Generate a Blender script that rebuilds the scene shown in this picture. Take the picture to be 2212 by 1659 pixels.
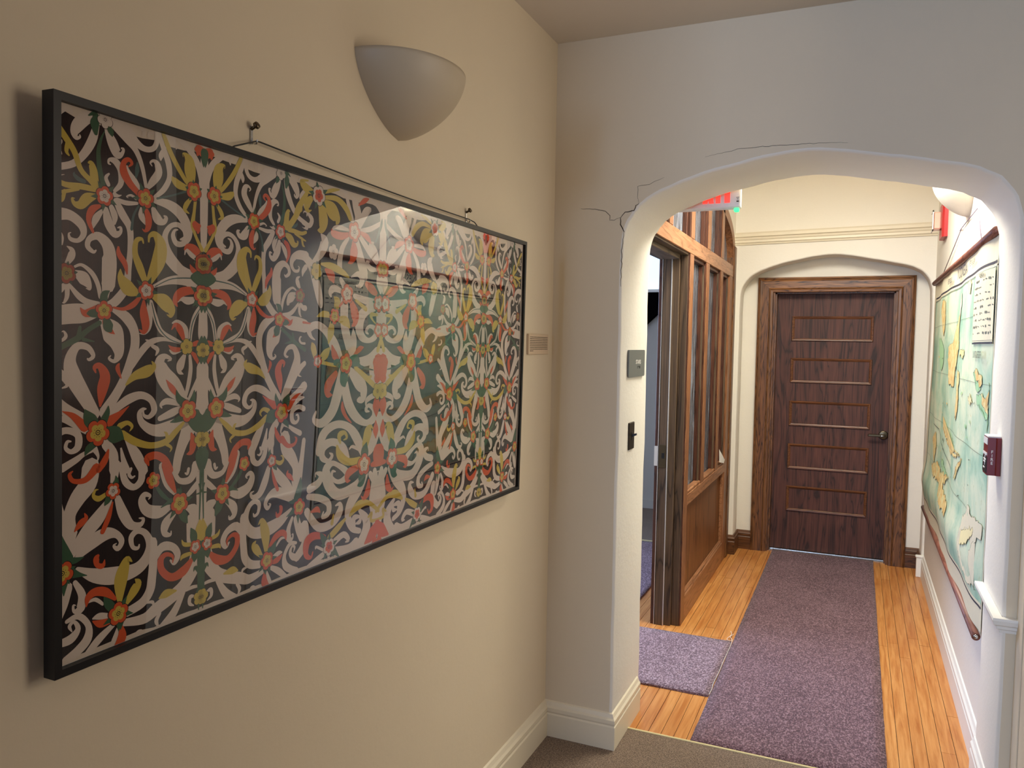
import bpy, bmesh, math, random
from mathutils import Vector, Matrix
random.seed(4)
PI = math.pi
for o in list(bpy.data.objects): bpy.data.objects.remove(o)
S = bpy.context.scene
COL = S.collection
def srgb(r, g, b, a=1.0):
    f = lambda c: (c/255/12.92) if c/255 <= .04045 else ((c/255+.055)/1.055)**2.4
    return (f(r), f(g), f(b), a)

# ------------------------------------------------------------------ camera
cam = bpy.data.cameras.new('camera'); camo = bpy.data.objects.new('camera', cam); COL.objects.link(camo)
yaw, pitch, roll = -.413681698, -.0513791301, .0168453518
F = Vector((math.sin(yaw)*math.cos(pitch), math.cos(yaw)*math.cos(pitch), math.sin(pitch)))
Rr = F.cross(Vector((0, 0, 1))).normalized(); Uu = Rr.cross(F)
R2 = Rr*math.cos(roll)+Uu*math.sin(roll); U2 = -Rr*math.sin(roll)+Uu*math.cos(roll)
camo.matrix_world = Matrix(((R2.x, U2.x, -F.x, 0), (R2.y, U2.y, -F.y, 0), (R2.z, U2.z, -F.z, 1.63), (0, 0, 0, 1)))
cam.sensor_width = 36; cam.lens = 1700.37/2212*36; cam.clip_start = .02
S.camera = camo
# ------------------------------------------------------------------ world, lights, exposure
w = bpy.data.worlds.new('world'); S.world = w; w.use_nodes = True
bg = w.node_tree.nodes['Background']; bg.inputs[0].default_value = (1.0, .84, .64, 1); bg.inputs[1].default_value = .025
S.view_settings.view_transform = 'Standard'; S.view_settings.look = 'None'
S.view_settings.gamma = 1; S.view_settings.use_curve_mapping = False; S.view_settings.exposure = 0
def area(name, loc, target, sx, sy, power, color, spread=PI):
    l = bpy.data.lights.new(name, 'AREA'); l.shape = 'RECTANGLE'; l.size = sx; l.size_y = sy
    l.energy = power; l.color = color; l.spread = spread
    o = bpy.data.objects.new(name, l); COL.objects.link(o); o.location = loc
    o.rotation_euler = (Vector(target)-Vector(loc)).to_track_quat('-Z', 'Y').to_euler()
    return o
# daylight through the stair-hall windows
area('stair_window_light', (-2.85, 4.55, 1.75), (0, 4.2, 1.3), 2.0, 1.7, 92, (.46, .62, 1.0))
area('stair_far_window_light', (-2.4, 7.6, 2.4), (-1.6, 5.0, 1.0), 1.0, .9, 10, (.80, .90, 1.0))
# a tall window further back along the hall behind the camera
area('rear_window_light', (-1.35, -4.6, 1.9), (.2, 3.0, 1.8), .7, 1.6, 203, (.47, .65, 1.0))
# added fill light, out of view at right, to brighten the left wall
area('side_fill_light', (1.5, 2.1, 1.85), (-1.145, 2.5, 1.2), .8, 1.3, 20, (1.0, .87, .72))
# added unseen ceiling light above the arch line, brightening the passage end
area('passage_fill_light', (-.2, 4.5, 2.93), (-.2, 4.7, 0), .7, 1.2, 92, (1.0, .985, .89))

# ------------------------------------------------------------------ helpers
def new_bm(): return bmesh.new()
def world_loc(o):
    v = Vector((0, 0, 0))
    while o is not None: v += Vector(o.location); o = o.parent
    return v
def link(name, me, mats, parent=None, smooth=False):
    o = bpy.data.objects.new(name, me); COL.objects.link(o)
    for m in (mats if isinstance(mats, (list, tuple)) else [mats]): me.materials.append(m)
    if parent is not None:
        o.parent = parent
        if not parent.get('localframe'): o.location = -world_loc(parent)
    if smooth:
        for p in me.polygons: p.use_smooth = True
    return o
def obj(name, bm, mats, parent=None, smooth=False, kind=None):
    me = bpy.data.meshes.new(name); bmesh.ops.recalc_face_normals(bm, faces=bm.faces); bm.to_mesh(me); bm.free()
    o = link(name, me, mats, parent, smooth)
    if kind: o['kind'] = kind
    return o
def thing(name, label, cat, loc, group=None):
    o = bpy.data.objects.new(name, None); COL.objects.link(o); o.location = loc
    o['label'] = label; o['category'] = cat; o.empty_display_size = .05
    if group: o['group'] = group
    return o
def tag(o, label, cat, group=None):
    o['label'] = label; o['category'] = cat
    if group: o['group'] = group
    return o
def box(bm, x0, x1, y0, y1, z0, z1, bev=0, mi=0):
    vs = [bm.verts.new((x, y, z)) for x in (x0, x1) for y in (y0, y1) for z in (z0, z1)]
    fs = [bm.faces.new([vs[i] for i in q]) for q in ((0, 1, 3, 2), (4, 6, 7, 5), (0, 4, 5, 1), (2, 3, 7, 6), (0, 2, 6, 4), (1, 5, 7, 3))]
    for f in fs: f.material_index = mi
    if bev > 0:
        es = list({e for f in fs for e in f.edges})
        r = bmesh.ops.bevel(bm, geom=es, offset=bev, segments=1, affect='EDGES')
        for f in r['faces']: f.material_index = mi
def prism(bm, pts, axis, a, b, mi=0):
    """extrude a 2-D polygon along an axis; pts are the other two coordinates in order"""
    def P(p, t):
        return {'x': (t, p[0], p[1]), 'y': (p[0], t, p[1]), 'z': (p[0], p[1], t)}[axis]
    A = [bm.verts.new(P(p, a)) for p in pts]; B = [bm.verts.new(P(p, b)) for p in pts]
    n = len(pts)
    fs = [bm.faces.new(A), bm.faces.new(B[::-1])]
    for i in range(n): fs.append(bm.faces.new((A[i], B[i], B[(i+1) % n], A[(i+1) % n])))
    for f in fs: f.material_index = mi
def sweep(bm, path, prof, closed=False, mi=0):
    """path: list of (point, outward normal, up normal); prof: (n,u) offsets"""
    rings = [[bm.verts.new(Vector(p)+Vector(n)*a+Vector(u)*b) for a, b in prof] for p, n, u in path]
    k = len(prof); m = len(rings)
    for i in range(m if closed else m-1):
        A, B = rings[i], rings[(i+1) % m]
        for j in range(k-1):
            f = bm.faces.new((A[j], B[j], B[j+1], A[j+1])); f.material_index = mi
    if not closed:
        for r in (rings[0], rings[-1]):
            if len(r) > 2: bm.faces.new(r).material_index = mi
def tube(bm, pts, r, n=8, mi=0, caps=True):
    rings = []
    for i, p in enumerate(pts):
        p = Vector(p); a = Vector(pts[max(i-1, 0)]); b = Vector(pts[min(i+1, len(pts)-1)])
        d = (b-a).normalized(); ref = Vector((0, 0, 1)) if abs(d.z) < .9 else Vector((1, 0, 0))
        s = d.cross(ref).normalized(); t = s.cross(d)
        rr = r[i] if isinstance(r, (list, tuple)) else r
        rings.append([bm.verts.new(p+(s*math.cos(2*PI*j/n)+t*math.sin(2*PI*j/n))*rr) for j in range(n)])
    for i in range(len(rings)-1):
        for j in range(n):
            bm.faces.new((rings[i][j], rings[i][(j+1) % n], rings[i+1][(j+1) % n], rings[i+1][j])).material_index = mi
    if caps:
        bm.faces.new(rings[0][::-1]).material_index = mi; bm.faces.new(rings[-1]).material_index = mi
def text_bm(bm, body, size, M, mi=0, spacing=1.0, xscale=1.0, thick=0):
    c = bpy.data.curves.new('t', 'FONT'); c.body = body; c.size = size; c.align_x = 'CENTER'; c.align_y = 'CENTER'
    c.space_character = spacing; c.offset = thick; c.resolution_u = 3
    o = bpy.data.objects.new('t', c); COL.objects.link(o)
    dg = bpy.context.evaluated_depsgraph_get(); dg.update()
    me = o.evaluated_get(dg).to_mesh()
    vs = [bm.verts.new(M @ Vector((v.co.x*xscale, v.co.y, 0))) for v in me.vertices]
    for p in me.polygons:
        try: bm.faces.new([vs[i] for i in p.vertices]).material_index = mi
        except ValueError: pass
    o.evaluated_get(dg).to_mesh_clear(); bpy.data.objects.remove(o); bpy.data.curves.remove(c)

# ------------------------------------------------------------------ materials
class NT:
    def __init__(s, name):
        s.m = bpy.data.materials.new(name); s.m.use_nodes = True; s.t = s.m.node_tree; s.n = s.t.nodes
        s.b = s.n['Principled BSDF']; s.out = s.n['Material Output']
        s.geo = s.n.new('ShaderNodeNewGeometry')
    def L(s, a, b): s.t.links.new(a, b)
    def mapping(s, scale=(1, 1, 1), rot=(0, 0, 0), src=None):
        m = s.n.new('ShaderNodeMapping'); m.inputs['Scale'].default_value = scale; m.inputs['Rotation'].default_value = rot
        s.L(src or s.geo.outputs['Position'], m.inputs['Vector']); return m.outputs[0]
    def noise(s, vec, scale, detail=4, rough=.5, dist=0):
        x = s.n.new('ShaderNodeTexNoise'); x.inputs['Scale'].default_value = scale; x.inputs['Detail'].default_value = detail
        x.inputs['Roughness'].default_value = rough; x.inputs['Distortion'].default_value = dist
        s.L(vec, x.inputs['Vector']); return x.outputs[0]
    def ramp(s, fac, stops):
        r = s.n.new('ShaderNodeValToRGB'); e = r.color_ramp.elements
        while len(e) < len(stops): e.new(.5)
        for q, (p, c) in zip(e, stops): q.position = p; q.color = c
        s.L(fac, r.inputs[0]); return r.outputs[0]
    def mix(s, fac, a, b, mode='MIX'):
        m = s.n.new('ShaderNodeMix'); m.data_type = 'RGBA'; m.blend_type = mode
        for i, v in ((0, fac), (6, a), (7, b)):
            if hasattr(v, 'links'): s.L(v, m.inputs[i])
            else: m.inputs[i].default_value = v
        return m.outputs[2]
    def bump(s, h, strength, dist=.01):
        b = s.n.new('ShaderNodeBump'); b.inputs['Strength'].default_value = strength; b.inputs['Distance'].default_value = dist
        s.L(h, b.inputs['Height']); s.L(b.outputs[0], s.b.inputs['Normal'])
    def set(s, **k):
        for a, v in k.items(): s.b.inputs[a.replace('_', ' ')].default_value = v
def flat(name, c, rough=.6, metal=0, spec=.5):
    t = NT(name); t.set(Base_Color=c, Roughness=rough, Metallic=metal); t.b.inputs['Specular IOR Level'].default_value = spec; return t.m
def plaster(name, c, var=.05, bump=.12, rough=.75, crackle=0):
    t = NT(name); v = t.mapping()
    n1 = t.noise(v, 2.2, 5, .6); n2 = t.noise(v, 60, 3, .6)
    d = tuple(x*(1-var*2) for x in c[:3])+(1,)
    t.L(t.mix(n1, d, c), t.b.inputs['Base Color'])
    n3 = t.noise(v, 14, 4, .6)
    a = t.n.new('ShaderNodeMath'); a.operation = 'ADD'; t.L(n3, a.inputs[0]); t.L(n2, a.inputs[1])
    t.bump(a.outputs[0], bump, .004); t.set(Roughness=rough); return t.m
def wood(name, dark, mid, light, axis='z', fig=1.0, rough=.38, contrast=1.0, seed=0):
    t = NT(name)
    sc = {'z': (9, 9, .75), 'y': (9, .75, 9), 'x': (.75, 9, 9)}[axis]
    base = t.mapping(sc)
    base2 = t.n.new('ShaderNodeVectorMath'); base2.operation = 'ADD'; base2.inputs[1].default_value = (seed*3.1, seed*7.7, seed*1.3)
    t.L(base, base2.inputs[0]); v = base2.outputs[0]
    n = t.noise(v, 1.3*fig, 3, .55, .6)
    # contour bands of a stretched noise field give cathedral figure
    mul = t.n.new('ShaderNodeMath'); mul.operation = 'MULTIPLY'; mul.inputs[1].default_value = 14*fig; t.L(n, mul.inputs[0])
    fr = t.n.new('ShaderNodeMath'); fr.operation = 'PINGPONG'; fr.inputs[1].default_value = 1; t.L(mul.outputs[0], fr.inputs[0])
    fine = t.mapping({'z': (160, 160, 3), 'y': (160, 3, 160), 'x': (3, 160, 160)}[axis])
    fn = t.noise(fine, 1.0, 3, .6)
    c1 = t.ramp(fr.outputs[0], [(0, dark), (.22*contrast, mid), (1, light)])
    c2 = t.mix(t.ramp(fn, [(.35, (.0, .0, .0, 1)), (.62, (1, 1, 1, 1))]), t.mix(.55, c1, dark), c1)
    t.L(c2, t.b.inputs['Base Color']); t.set(Roughness=rough); t.bump(fn, .15, .001)
    return t.m
def carpet(name, a, b, c, scale=260, rib=True, wear=.25):
    t = NT(name); v = t.mapping((1, .55, 1) if rib else (1, 1, 1))
    n = t.noise(v, scale, 2, .7); n2 = t.noise(t.mapping(), 3.0, 4, .6)
    col = t.ramp(n, [(.36, a), (.50, b), (.66, c)])
    col = t.mix(wear, col, t.mix(n2, a, c))
    t.L(col, t.b.inputs['Base Color']); t.set(Roughness=.95); t.b.inputs['Specular IOR Level'].default_value = .1
    t.b.inputs['Sheen Weight'].default_value = .15
    t.bump(n, .9, .006); return t.m

CREAM = srgb(226, 210, 182)
M = {}
M['wall'] = plaster('cream wall paint', CREAM, .04, .10)
M['hall_wall'] = plaster('off white plaster', srgb(238, 231, 217), .04, .22, .7)
M['ceiling'] = plaster('ceiling paint', srgb(218, 206, 190), .04, .06)
M['trim'] = plaster('cream gloss trim', srgb(232, 220, 194), .03, .05, .42)
M['white_trim'] = plaster('white trim paint', srgb(240, 236, 226), .03, .05, .42)
M['grey_wall'] = plaster('grey stair wall', srgb(196, 190, 178), .03, .05)
M['crack'] = flat('dark crack line', srgb(52, 40, 28), .9)
M['door_wood'] = wood('dark red oak veneer', srgb(38, 18, 12), srgb(80, 44, 34), srgb(98, 56, 44), 'z', .9, .62)
M['casing'] = wood('stained oak casing', srgb(48, 26, 12), srgb(104, 66, 36), srgb(134, 88, 50), 'z', 1.5, .4, seed=1)
M['casing_h'] = wood('stained oak head casing', srgb(48, 26, 12), srgb(124, 80, 44), srgb(158, 108, 64), 'x', 1.5, .4, seed=2)
M['mould'] = wood('oak moulding', srgb(66, 36, 18), srgb(110, 66, 36), srgb(130, 82, 48), 'x', 1.5, .35, seed=3)
M['screen_y'] = wood('honey oak rail', srgb(112, 72, 46), srgb(156, 106, 70), srgb(172, 122, 86), 'y', 1.2, .38, seed=4)
M['screen_z'] = wood('honey oak stile', srgb(100, 62, 38), srgb(142, 94, 60), srgb(160, 108, 72), 'z', 1.2, .38, seed=5)
M['screen_dark'] = wood('dark oak stop', srgb(50, 26, 18), srgb(84, 48, 34), srgb(98, 60, 42), 'z', 1.3, .4, seed=6)
M['panel'] = wood('amber oak panel', srgb(84, 50, 22), srgb(122, 76, 38), srgb(136, 86, 46), 'z', .8, .4, seed=7)
M['jamb_wood'] = wood('walnut brown jamb', srgb(44, 32, 22), srgb(92, 72, 52), srgb(108, 86, 64), 'z', .8, .5, seed=8)
M['jamb_y'] = wood('walnut brown header', srgb(44, 34, 26), srgb(96, 80, 62), srgb(120, 102, 82), 'y', .8, .5, seed=9)
M['baseboard_wood'] = wood('oak baseboard', srgb(44, 24, 12), srgb(96, 58, 30), srgb(116, 74, 42), 'x', 1.4, .4, seed=10)
M['metal'] = flat('brushed nickel', srgb(190, 188, 184), .25, 1)
M['bronze'] = flat('aged bronze', srgb(96, 84, 66), .35, 1)
M['strip'] = flat('bright weather strip', srgb(225, 222, 218), .3, .6)
M['brass'] = flat('brass edge strip', srgb(232, 214, 160), .4, .2)
M['black'] = flat('black satin', srgb(16, 15, 16), .35)
M['frame'] = flat('black frame lacquer', srgb(12, 11, 12), .38, 0, .35)
M['runner'] = carpet('mauve hall carpet', srgb(46, 26, 30), srgb(98, 66, 72), srgb(168, 136, 142), 170)
M['side_runner'] = carpet('mauve side carpet', srgb(60, 40, 48), srgb(118, 90, 98), srgb(192, 168, 176), 150)
M['taupe'] = carpet('taupe carpet', srgb(72, 56, 44), srgb(122, 102, 84), srgb(166, 144, 122), 190, False)
M['sconce'] = plaster('sconce plaster', srgb(192, 177, 152), .01, .02, .5)
M['white_plastic'] = flat('white plastic', srgb(232, 228, 224), .4)
M['slate'] = flat('slate grey sign', srgb(106, 108, 104), .5)
M['paper'] = flat('paper white', srgb(238, 234, 226), .7)
M['red'] = flat('red enamel', srgb(190, 28, 34), .35)
M['dark_red'] = flat('maroon enamel', srgb(118, 18, 22), .35)
M['ink'] = flat('printing ink', srgb(62, 52, 40), .8)
M['rod'] = wood('reddish map rod', srgb(92, 48, 36), srgb(132, 80, 64), srgb(148, 94, 78), 'y', 1.2, .45, seed=11)
M['subfloor'] = flat('dark floor gap', srgb(38, 22, 12), .9)
def emis(name, c, s):
    t = NT(name); t.set(Base_Color=c, Roughness=.4); t.b.inputs['Emission Color'].default_value = c; t.b.inputs['Emission Strength'].default_value = s; return t.m
M['exit_red'] = emis('lit red letters', (.9, .05, .03, 1), 1.15)
M['led'] = emis('green lamp', (.05, .9, .25, 1), 1.6)
M['pane'] = emis('bright daylight window', srgb(214, 230, 250), .95)
# floor boards: colour changes board by board
t = NT('golden maple boards')
oi = t.n.new('ShaderNodeObjectInfo')
v = t.mapping((40, 2.2, 40)); n = t.noise(v, 1.4, 4, .6, .5)
c = t.ramp(n, [(.3, srgb(172, 102, 42)), (.52, srgb(206, 142, 76)), (.75, srgb(224, 164, 98))])
c = t.mix(t.ramp(oi.outputs['Random'], [(0, (.0, .0, .0, 1)), (1, (.42, .42, .42, 1))]), c, srgb(172, 100, 44))
t.L(c, t.b.inputs['Base Color']); t.set(Roughness=.34); t.bump(n, .06, .002); M['board'] = t.m
# reeded/obscure glass
t = NT('obscure grey glass')
n = t.noise(t.mapping((26, 26, 3.2)), 1.0, 3, .6, .8)
t.L(t.ramp(n, [(.3, srgb(62, 64, 70)), (.5, srgb(112, 116, 124)), (.72, srgb(188, 194, 206))]), t.b.inputs['Base Color'])
t.set(Roughness=.22); t.b.inputs['Transmission Weight'].default_value = .25; t.bump(n, .6, .01); M['obscure'] = t.m
# clear glazing with surface reflection
m = bpy.data.materials.new('picture glazing'); m.use_nodes = True; nt = m.node_tree
for nd in list(nt.nodes): nt.nodes.remove(nd)
o_ = nt.nodes.new('ShaderNodeOutputMaterial'); mx = nt.nodes.new('ShaderNodeMixShader'); tr = nt.nodes.new('ShaderNodeBsdfTransparent')
gl = nt.nodes.new('ShaderNodeBsdfGlossy'); lw = nt.nodes.new('ShaderNodeLayerWeight'); lw.inputs['Blend'].default_value = .5
pw = nt.nodes.new('ShaderNodeMath'); pw.operation = 'POWER'; pw.inputs[1].default_value = 4.0; nt.links.new(lw.outputs['Facing'], pw.inputs[0])
fr = nt.nodes.new('ShaderNodeMath'); fr.operation = 'MULTIPLY_ADD'; fr.inputs[1].default_value = .80; fr.inputs[2].default_value = .075; nt.links.new(pw.outputs[0], fr.inputs[0])
gl.inputs['Roughness'].default_value = 0.0; gl.inputs['Color'].default_value = (1, 1, 1, 1)
nt.links.new(fr.outputs[0], mx.inputs[0]); nt.links.new(tr.outputs[0], mx.inputs[1]); nt.links.new(gl.outputs[0], mx.inputs[2]); nt.links.new(mx.outputs[0], o_.inputs[0])
M['glazing'] = m

# ------------------------------------------------------------------ dimensions
XL, XR, YA, YB, ZC = -1.145, .512, 3.007, 3.436, 2.829       # near room
JL, JR = -.857, .466                                          # arch jambs
HX, HZ, YE = .482, 2.95, 6.33                                 # passage right wall, ceiling, end wall
ARCH = [(x, z-.010*min(1, max(0, (z-1.97)/.15))) for x, z in [(-.857, 1.97), (-.852, 2.06), (-.831, 2.125), (-.80, 2.168), (-.762, 2.20), (-.674, 2.243), (-.553, 2.281), (-.42, 2.311), (-.30, 2.331), (-.19, 2.339),
        (-.062, 2.325), (.07, 2.299), (.183, 2.275), (.293, 2.250), (.36, 2.226), (.413, 2.188), (.444, 2.139), (.462, 2.07), (.466, 1.93)]]

def smooth_path(pts, sub=3):
    out = []
    n = len(pts)
    for i in range(n-1):
        p0, p1, p2, p3 = pts[max(i-1, 0)], pts[i], pts[i+1], pts[min(i+2, n-1)]
        for k in range(sub):
            t = k/sub
            out.append(tuple(.5*((2*b)+(-a+c)*t+(2*a-5*b+4*c-d)*t*t+(-a+3*b-3*c+d)*t**3) for a, b, c, d in zip(p0, p1, p2, p3)))
    out.append(tuple(pts[-1])); return out

def arch_outline(wob=0):
    left = [(JL, z*.01) for z in range(0, 196, 12)]; right = [(JR, z*.01) for z in range(192, -1, -12)]
    if right[-1][1] > 0: right.append((JR, 0))
    pts = left+smooth_path(ARCH, 3)+right
    if wob:
        rnd = random.Random(9); q = []
        for x, z in pts: q.append((x+rnd.uniform(-wob, wob), z+(rnd.uniform(-wob, wob) if .05 < z else 0)))
        pts = q
    return pts
def offset(pts, d):
    out = []
    for i, p in enumerate(pts):
        a = Vector(pts[max(i-1, 0)]); b = Vector(pts[min(i+1, len(pts)-1)]); t = (b-a).normalized()
        n = Vector((-t.y, t.x))      # outward (away from the opening)
        q = Vector(p)+n*d
        out.append((q.x, max(0, q.y) if 0 < i < len(pts)-1 else 0))
    return out
def arch_wall(name, x0, x1, z1, yf, yb, wob, rnd=.011, mats=None, split_reveal=True):
    """wall slab with an arched opening and softly rounded plaster edges"""
    P = arch_outline(wob)
    rings = [(yf, offset(P, rnd)), (yf+rnd*.3, offset(P, rnd*.3)), (yf+rnd, P), (yb-rnd, P), (yb-rnd*.3, offset(P, rnd*.3)), (yb, offset(P, rnd))]
    bm = new_bm(); R = []
    for y, pts in rings: R.append([bm.verts.new((p[0], y, p[1])) for p in pts])
    for a, b in zip(R[:-1], R[1:]):
        for i in range(len(a)-1):
            f = bm.faces.new((a[i], a[i+1], b[i+1], b[i])); f.smooth = True; f.material_index = 1
    n = len(P)
    for ring in R:
        for i in range(n//2-40 if n > 90 else 12, n-12):
            if ring[i].co.z > 1.90 and ring[i-1].co.z > 1.90 and i > 5: ring[i].co.x = max(ring[i].co.x, ring[i-1].co.x+.0003)
    for y, ring in ((yf, R[0]), (yb, R[-1])):
        iL = next(i for i in range(n) if P[i][1] >= 1.96); iR = n-1-next(i for i in range(n) if P[n-1-i][1] >= 1.92)
        # left panel, right panel, top panel
        zl = ring[iL].co.z; zr = ring[iR].co.z
        a0 = bm.verts.new((x0, y, 0)); a1 = bm.verts.new((x0, y, zl)); a2 = bm.verts.new((x0, y, z1))
        b0 = bm.verts.new((x1, y, 0)); b1 = bm.verts.new((x1, y, zr)); b2 = bm.verts.new((x1, y, z1))
        bm.faces.new([a0]+ring[:iL+1]+[a1]); bm.faces.new([b1]+ring[iR:]+[b0])
        tops = [bm.verts.new((ring[i].co.x, y, z1)) for i in range(iL, iR+1)]
        bm.faces.new([a1, ring[iL], tops[0], a2]); bm.faces.new([ring[iR], b1, b2, tops[-1]])
        for k in range(iR-iL): bm.faces.new([ring[iL+k], ring[iL+k+1], tops[k+1], tops[k]])
    me = bpy.data.meshes.new(name); bmesh.ops.recalc_face_normals(bm, faces=bm.faces); bm.to_mesh(me); bm.free()
    o = link(name, me, mats); o['kind'] = 'structure'; return o
def struct(name, bm, mats, smooth=False): return obj(name, bm, mats, None, smooth, 'structure')
def sbox(name, mats, *b, bev=0):
    bm = new_bm(); box(bm, *b, bev=bev); return struct(name, bm, mats)

# ------------------------------------------------------------------ near room shell
sbox('wall_left', M['wall'], XL-.12, XL, -1.1, YA+.35, 0, ZC)
wall_arch = arch_wall('wall_front', XL-.0, XR+.02, ZC+.1, YA, YB, .0018, mats=[M['wall'], M['hall_wall']])
sbox('wall_right', M['wall'], XR, XR+.12, 2.5, YA, 0, ZC)
# invented, unseen rear hall and side bay, holding lights and giving the glazing reflections
sbox('wall_back', M['wall'], -2.7, 2.3, -5.12, -5.0, 0, ZC)
sbox('wall_rear_left', M['wall'], -2.82, -2.7, -5.0, -1.1, 0, ZC)
sbox('wall_rear_step', M['wall'], -2.7, XL-.12, -1.22, -1.1, 0, ZC)
sbox('wall_added_bay', M['screen_dark'], 2.3, 2.42, -5.0, 2.62, 0, ZC)
sbox('wall_added_bay_front', M['screen_dark'], XR+.12, 2.3, 2.5, 2.62, 0, ZC)  # bay walls made dark wood to darken the glazing's reflection
sbox('ceiling', M['ceiling'], -2.8, 2.4, -5.1, YA, ZC, ZC+.1)
near_floor = sbox('floor', M['taupe'], -2.8, 2.4, -5.1, 2.6, -.05, .006)
sbox('floor_carpet_edge', M['taupe'], XL-.1, XR+.1, 2.6, 3.195, -.05, .006)

BASE = [(0, 0), (.018, 0), (.018, .098), (.014, .104), (.0175, .112), (.0175, .126), (.011, .134), (.006, .148), (0, .152), (0, 0)]
def baseboard(name, pts, mats, prof=BASE, h=1.0):
    """pts: floor polyline; the profile sticks out to the left of travel direction"""
    bm = new_bm(); path = []
    for i, p in enumerate(pts):
        p = Vector((p[0], p[1], 0)); dirs = []
        if i > 0: dirs.append((p-Vector((pts[i-1][0], pts[i-1][1], 0))).normalized())
        if i < len(pts)-1: dirs.append((Vector((pts[i+1][0], pts[i+1][1], 0))-p).normalized())
        ns = [Vector((-d.y, d.x, 0)) for d in dirs]; n = sum(ns, Vector())
        n = n/max(n.length_squared, 1e-6)*len(ns) if len(ns) == 1 else n*2/n.length_squared
        path.append((p, n, Vector((0, 0, h))))
    sweep(bm, path, prof)
    return struct(name, bm, mats)
baseboard('baseboard_left', [(XL, YA), (XL, -1.1)], M['trim'])
baseboard('baseboard_front', [(JL, 3.398), (JL, YA), (XL, YA)], M['trim'])
baseboard('baseboard_right', [(XR, 2.5), (XR, YA), (JR, YA), (JR, YB)], M['white_trim'])
baseboard('baseboard_hall_right', [(HX, YB), (HX, YE)], M['white_trim'], h=1.05)

# cracks in the plaster of the arch wall: hairline grooves
def crack(pts, wd, name='crack'):
    bm = new_bm(); rnd = random.Random(len(pts)*7); P = []
    for a, b in zip(pts[:-1], pts[1:]):
        k = max(2, int(math.dist(a, b)/.012))
        for i in range(k): P.append((a[0]+(b[0]-a[0])*i/k+rnd.uniform(-.0018, .0018), a[1]+(b[1]-a[1])*i/k+rnd.uniform(-.0018, .0018)))
    P.append(pts[-1]); n = len(P); prev = None
    for i, p in enumerate(P):
        ww = wd*(.35+.65*math.sin(PI*min(1, (i+.6)/n)))
        a = Vector(P[max(i-1, 0)]); b = Vector(P[min(i+1, n-1)]); t = (b-a).normalized()
        q = [bm.verts.new((p[0]-t.y*ww*s, YA-.0006, p[1]+t.x*ww*s)) for s in (1, -1)]
        if prev: bm.faces.new((prev[0], q[0], q[1], prev[1]))
        prev = q
    obj(name, bm, M['crack'], wall_arch)
crack([(-.852, 2.07), (-.868, 2.10), (-.870, 2.128)], .0020)
crack([(-.870, 2.128), (-.852, 2.148), (-.83, 2.152), (-.815, 2.153), (-.808, 2.172), (-.797, 2.180)], .0017)
crack([(-.870, 2.128), (-.895, 2.12), (-.912, 2.119), (-.913, 2.137), (-.93, 2.157), (-.96, 2.163), (-1.033, 2.171)], .0010)
crack([(-.797, 2.180), (-.803, 2.20), (-.803, 2.245), (-.76, 2.25), (-.701, 2.272)], .0006)
crack([(-.55, 2.335), (-.42, 2.358), (-.261, 2.356), (-.12, 2.353), (-.06, 2.347)], .0007)
crack([(-.854, 2.07), (-.861, 2.0), (-.862, 1.86)], .0012)

# ------------------------------------------------------------------ passage shell
wall_end = arch_wall('wall_end', -1.02, HX+.12, HZ, YE, YE+.2, .001, mats=[M['hall_wall'], M['hall_wall']])
sbox('wall_hall_right', M['hall_wall'], HX, HX+.12, YB-.02, YE+.45, 0, HZ)
sbox('ceiling_hall', M['hall_wall'], -3.1, HX+.12, YB, 8.0, HZ, HZ+.1)
bm = new_bm()                                                  # recess wall round the door
box(bm, -1.0, -.63, 6.555, 6.70, 0, HZ); box(bm, .252, HX+.1, 6.555, 6.70, 0, HZ); box(bm, -.63, .252, 6.555, 6.70, 2.085, HZ)
struct('wall_door_recess', bm, M['hall_wall'])
# left wall of the passage over and round the oak screen (arched head)
SCR = [(3.47, 0), (3.47, 2.36), (3.56, 2.50), (3.80, 2.60), (4.3, 2.70), (4.86, 2.75), (5.4, 2.70), (5.92, 2.60), (6.16, 2.50), (6.27, 2.34), (6.285, 2.1), (6.285, 0)]
bm = new_bm()
sp = smooth_path(SCR[1:-1], 4)
for x in (-.905, -1.02):
    prev = None
    for y, z in sp:
        q = (bm.verts.new((x, y, z)), bm.verts.new((x, y, HZ)))
        if prev: bm.faces.new((prev[0], q[0], q[1], prev[1]))
        prev = q
prev = None
for y, z in [SCR[0]]+sp+[SCR[-1]]:
    q = (bm.verts.new((-.905, y, z)), bm.verts.new((-1.02, y, z)))
    if prev: bm.faces.new((prev[0], q[0], q[1], prev[1])).smooth = True
    prev = q
box(bm, -1.02, -.905, YB-.05, 3.47, 0, HZ); box(bm, -1.02, -.905, 6.285, YE+.02, 0, HZ)
struct('wall_hall_left', bm, M['hall_wall'])

# crown moulding across the end wall
CR = [(0, -.045), (.010, -.045), (.014, -.034), (.024, -.028), (.024, -.012), (.030, -.006), (.034, .008), (.046, .014), (.048, .034), (.052, .045), (0, .045)]
bm = new_bm(); sweep(bm, [(Vector((-.905, YE, 2.462)), Vector((0, -1, 0)), Vector((0, 0, 1))), (Vector((.482, YE, 2.487)), Vector((0, -1, 0)), Vector((0, 0, 1)))], CR)
struct('trim_1', bm, M['trim'])
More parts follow.
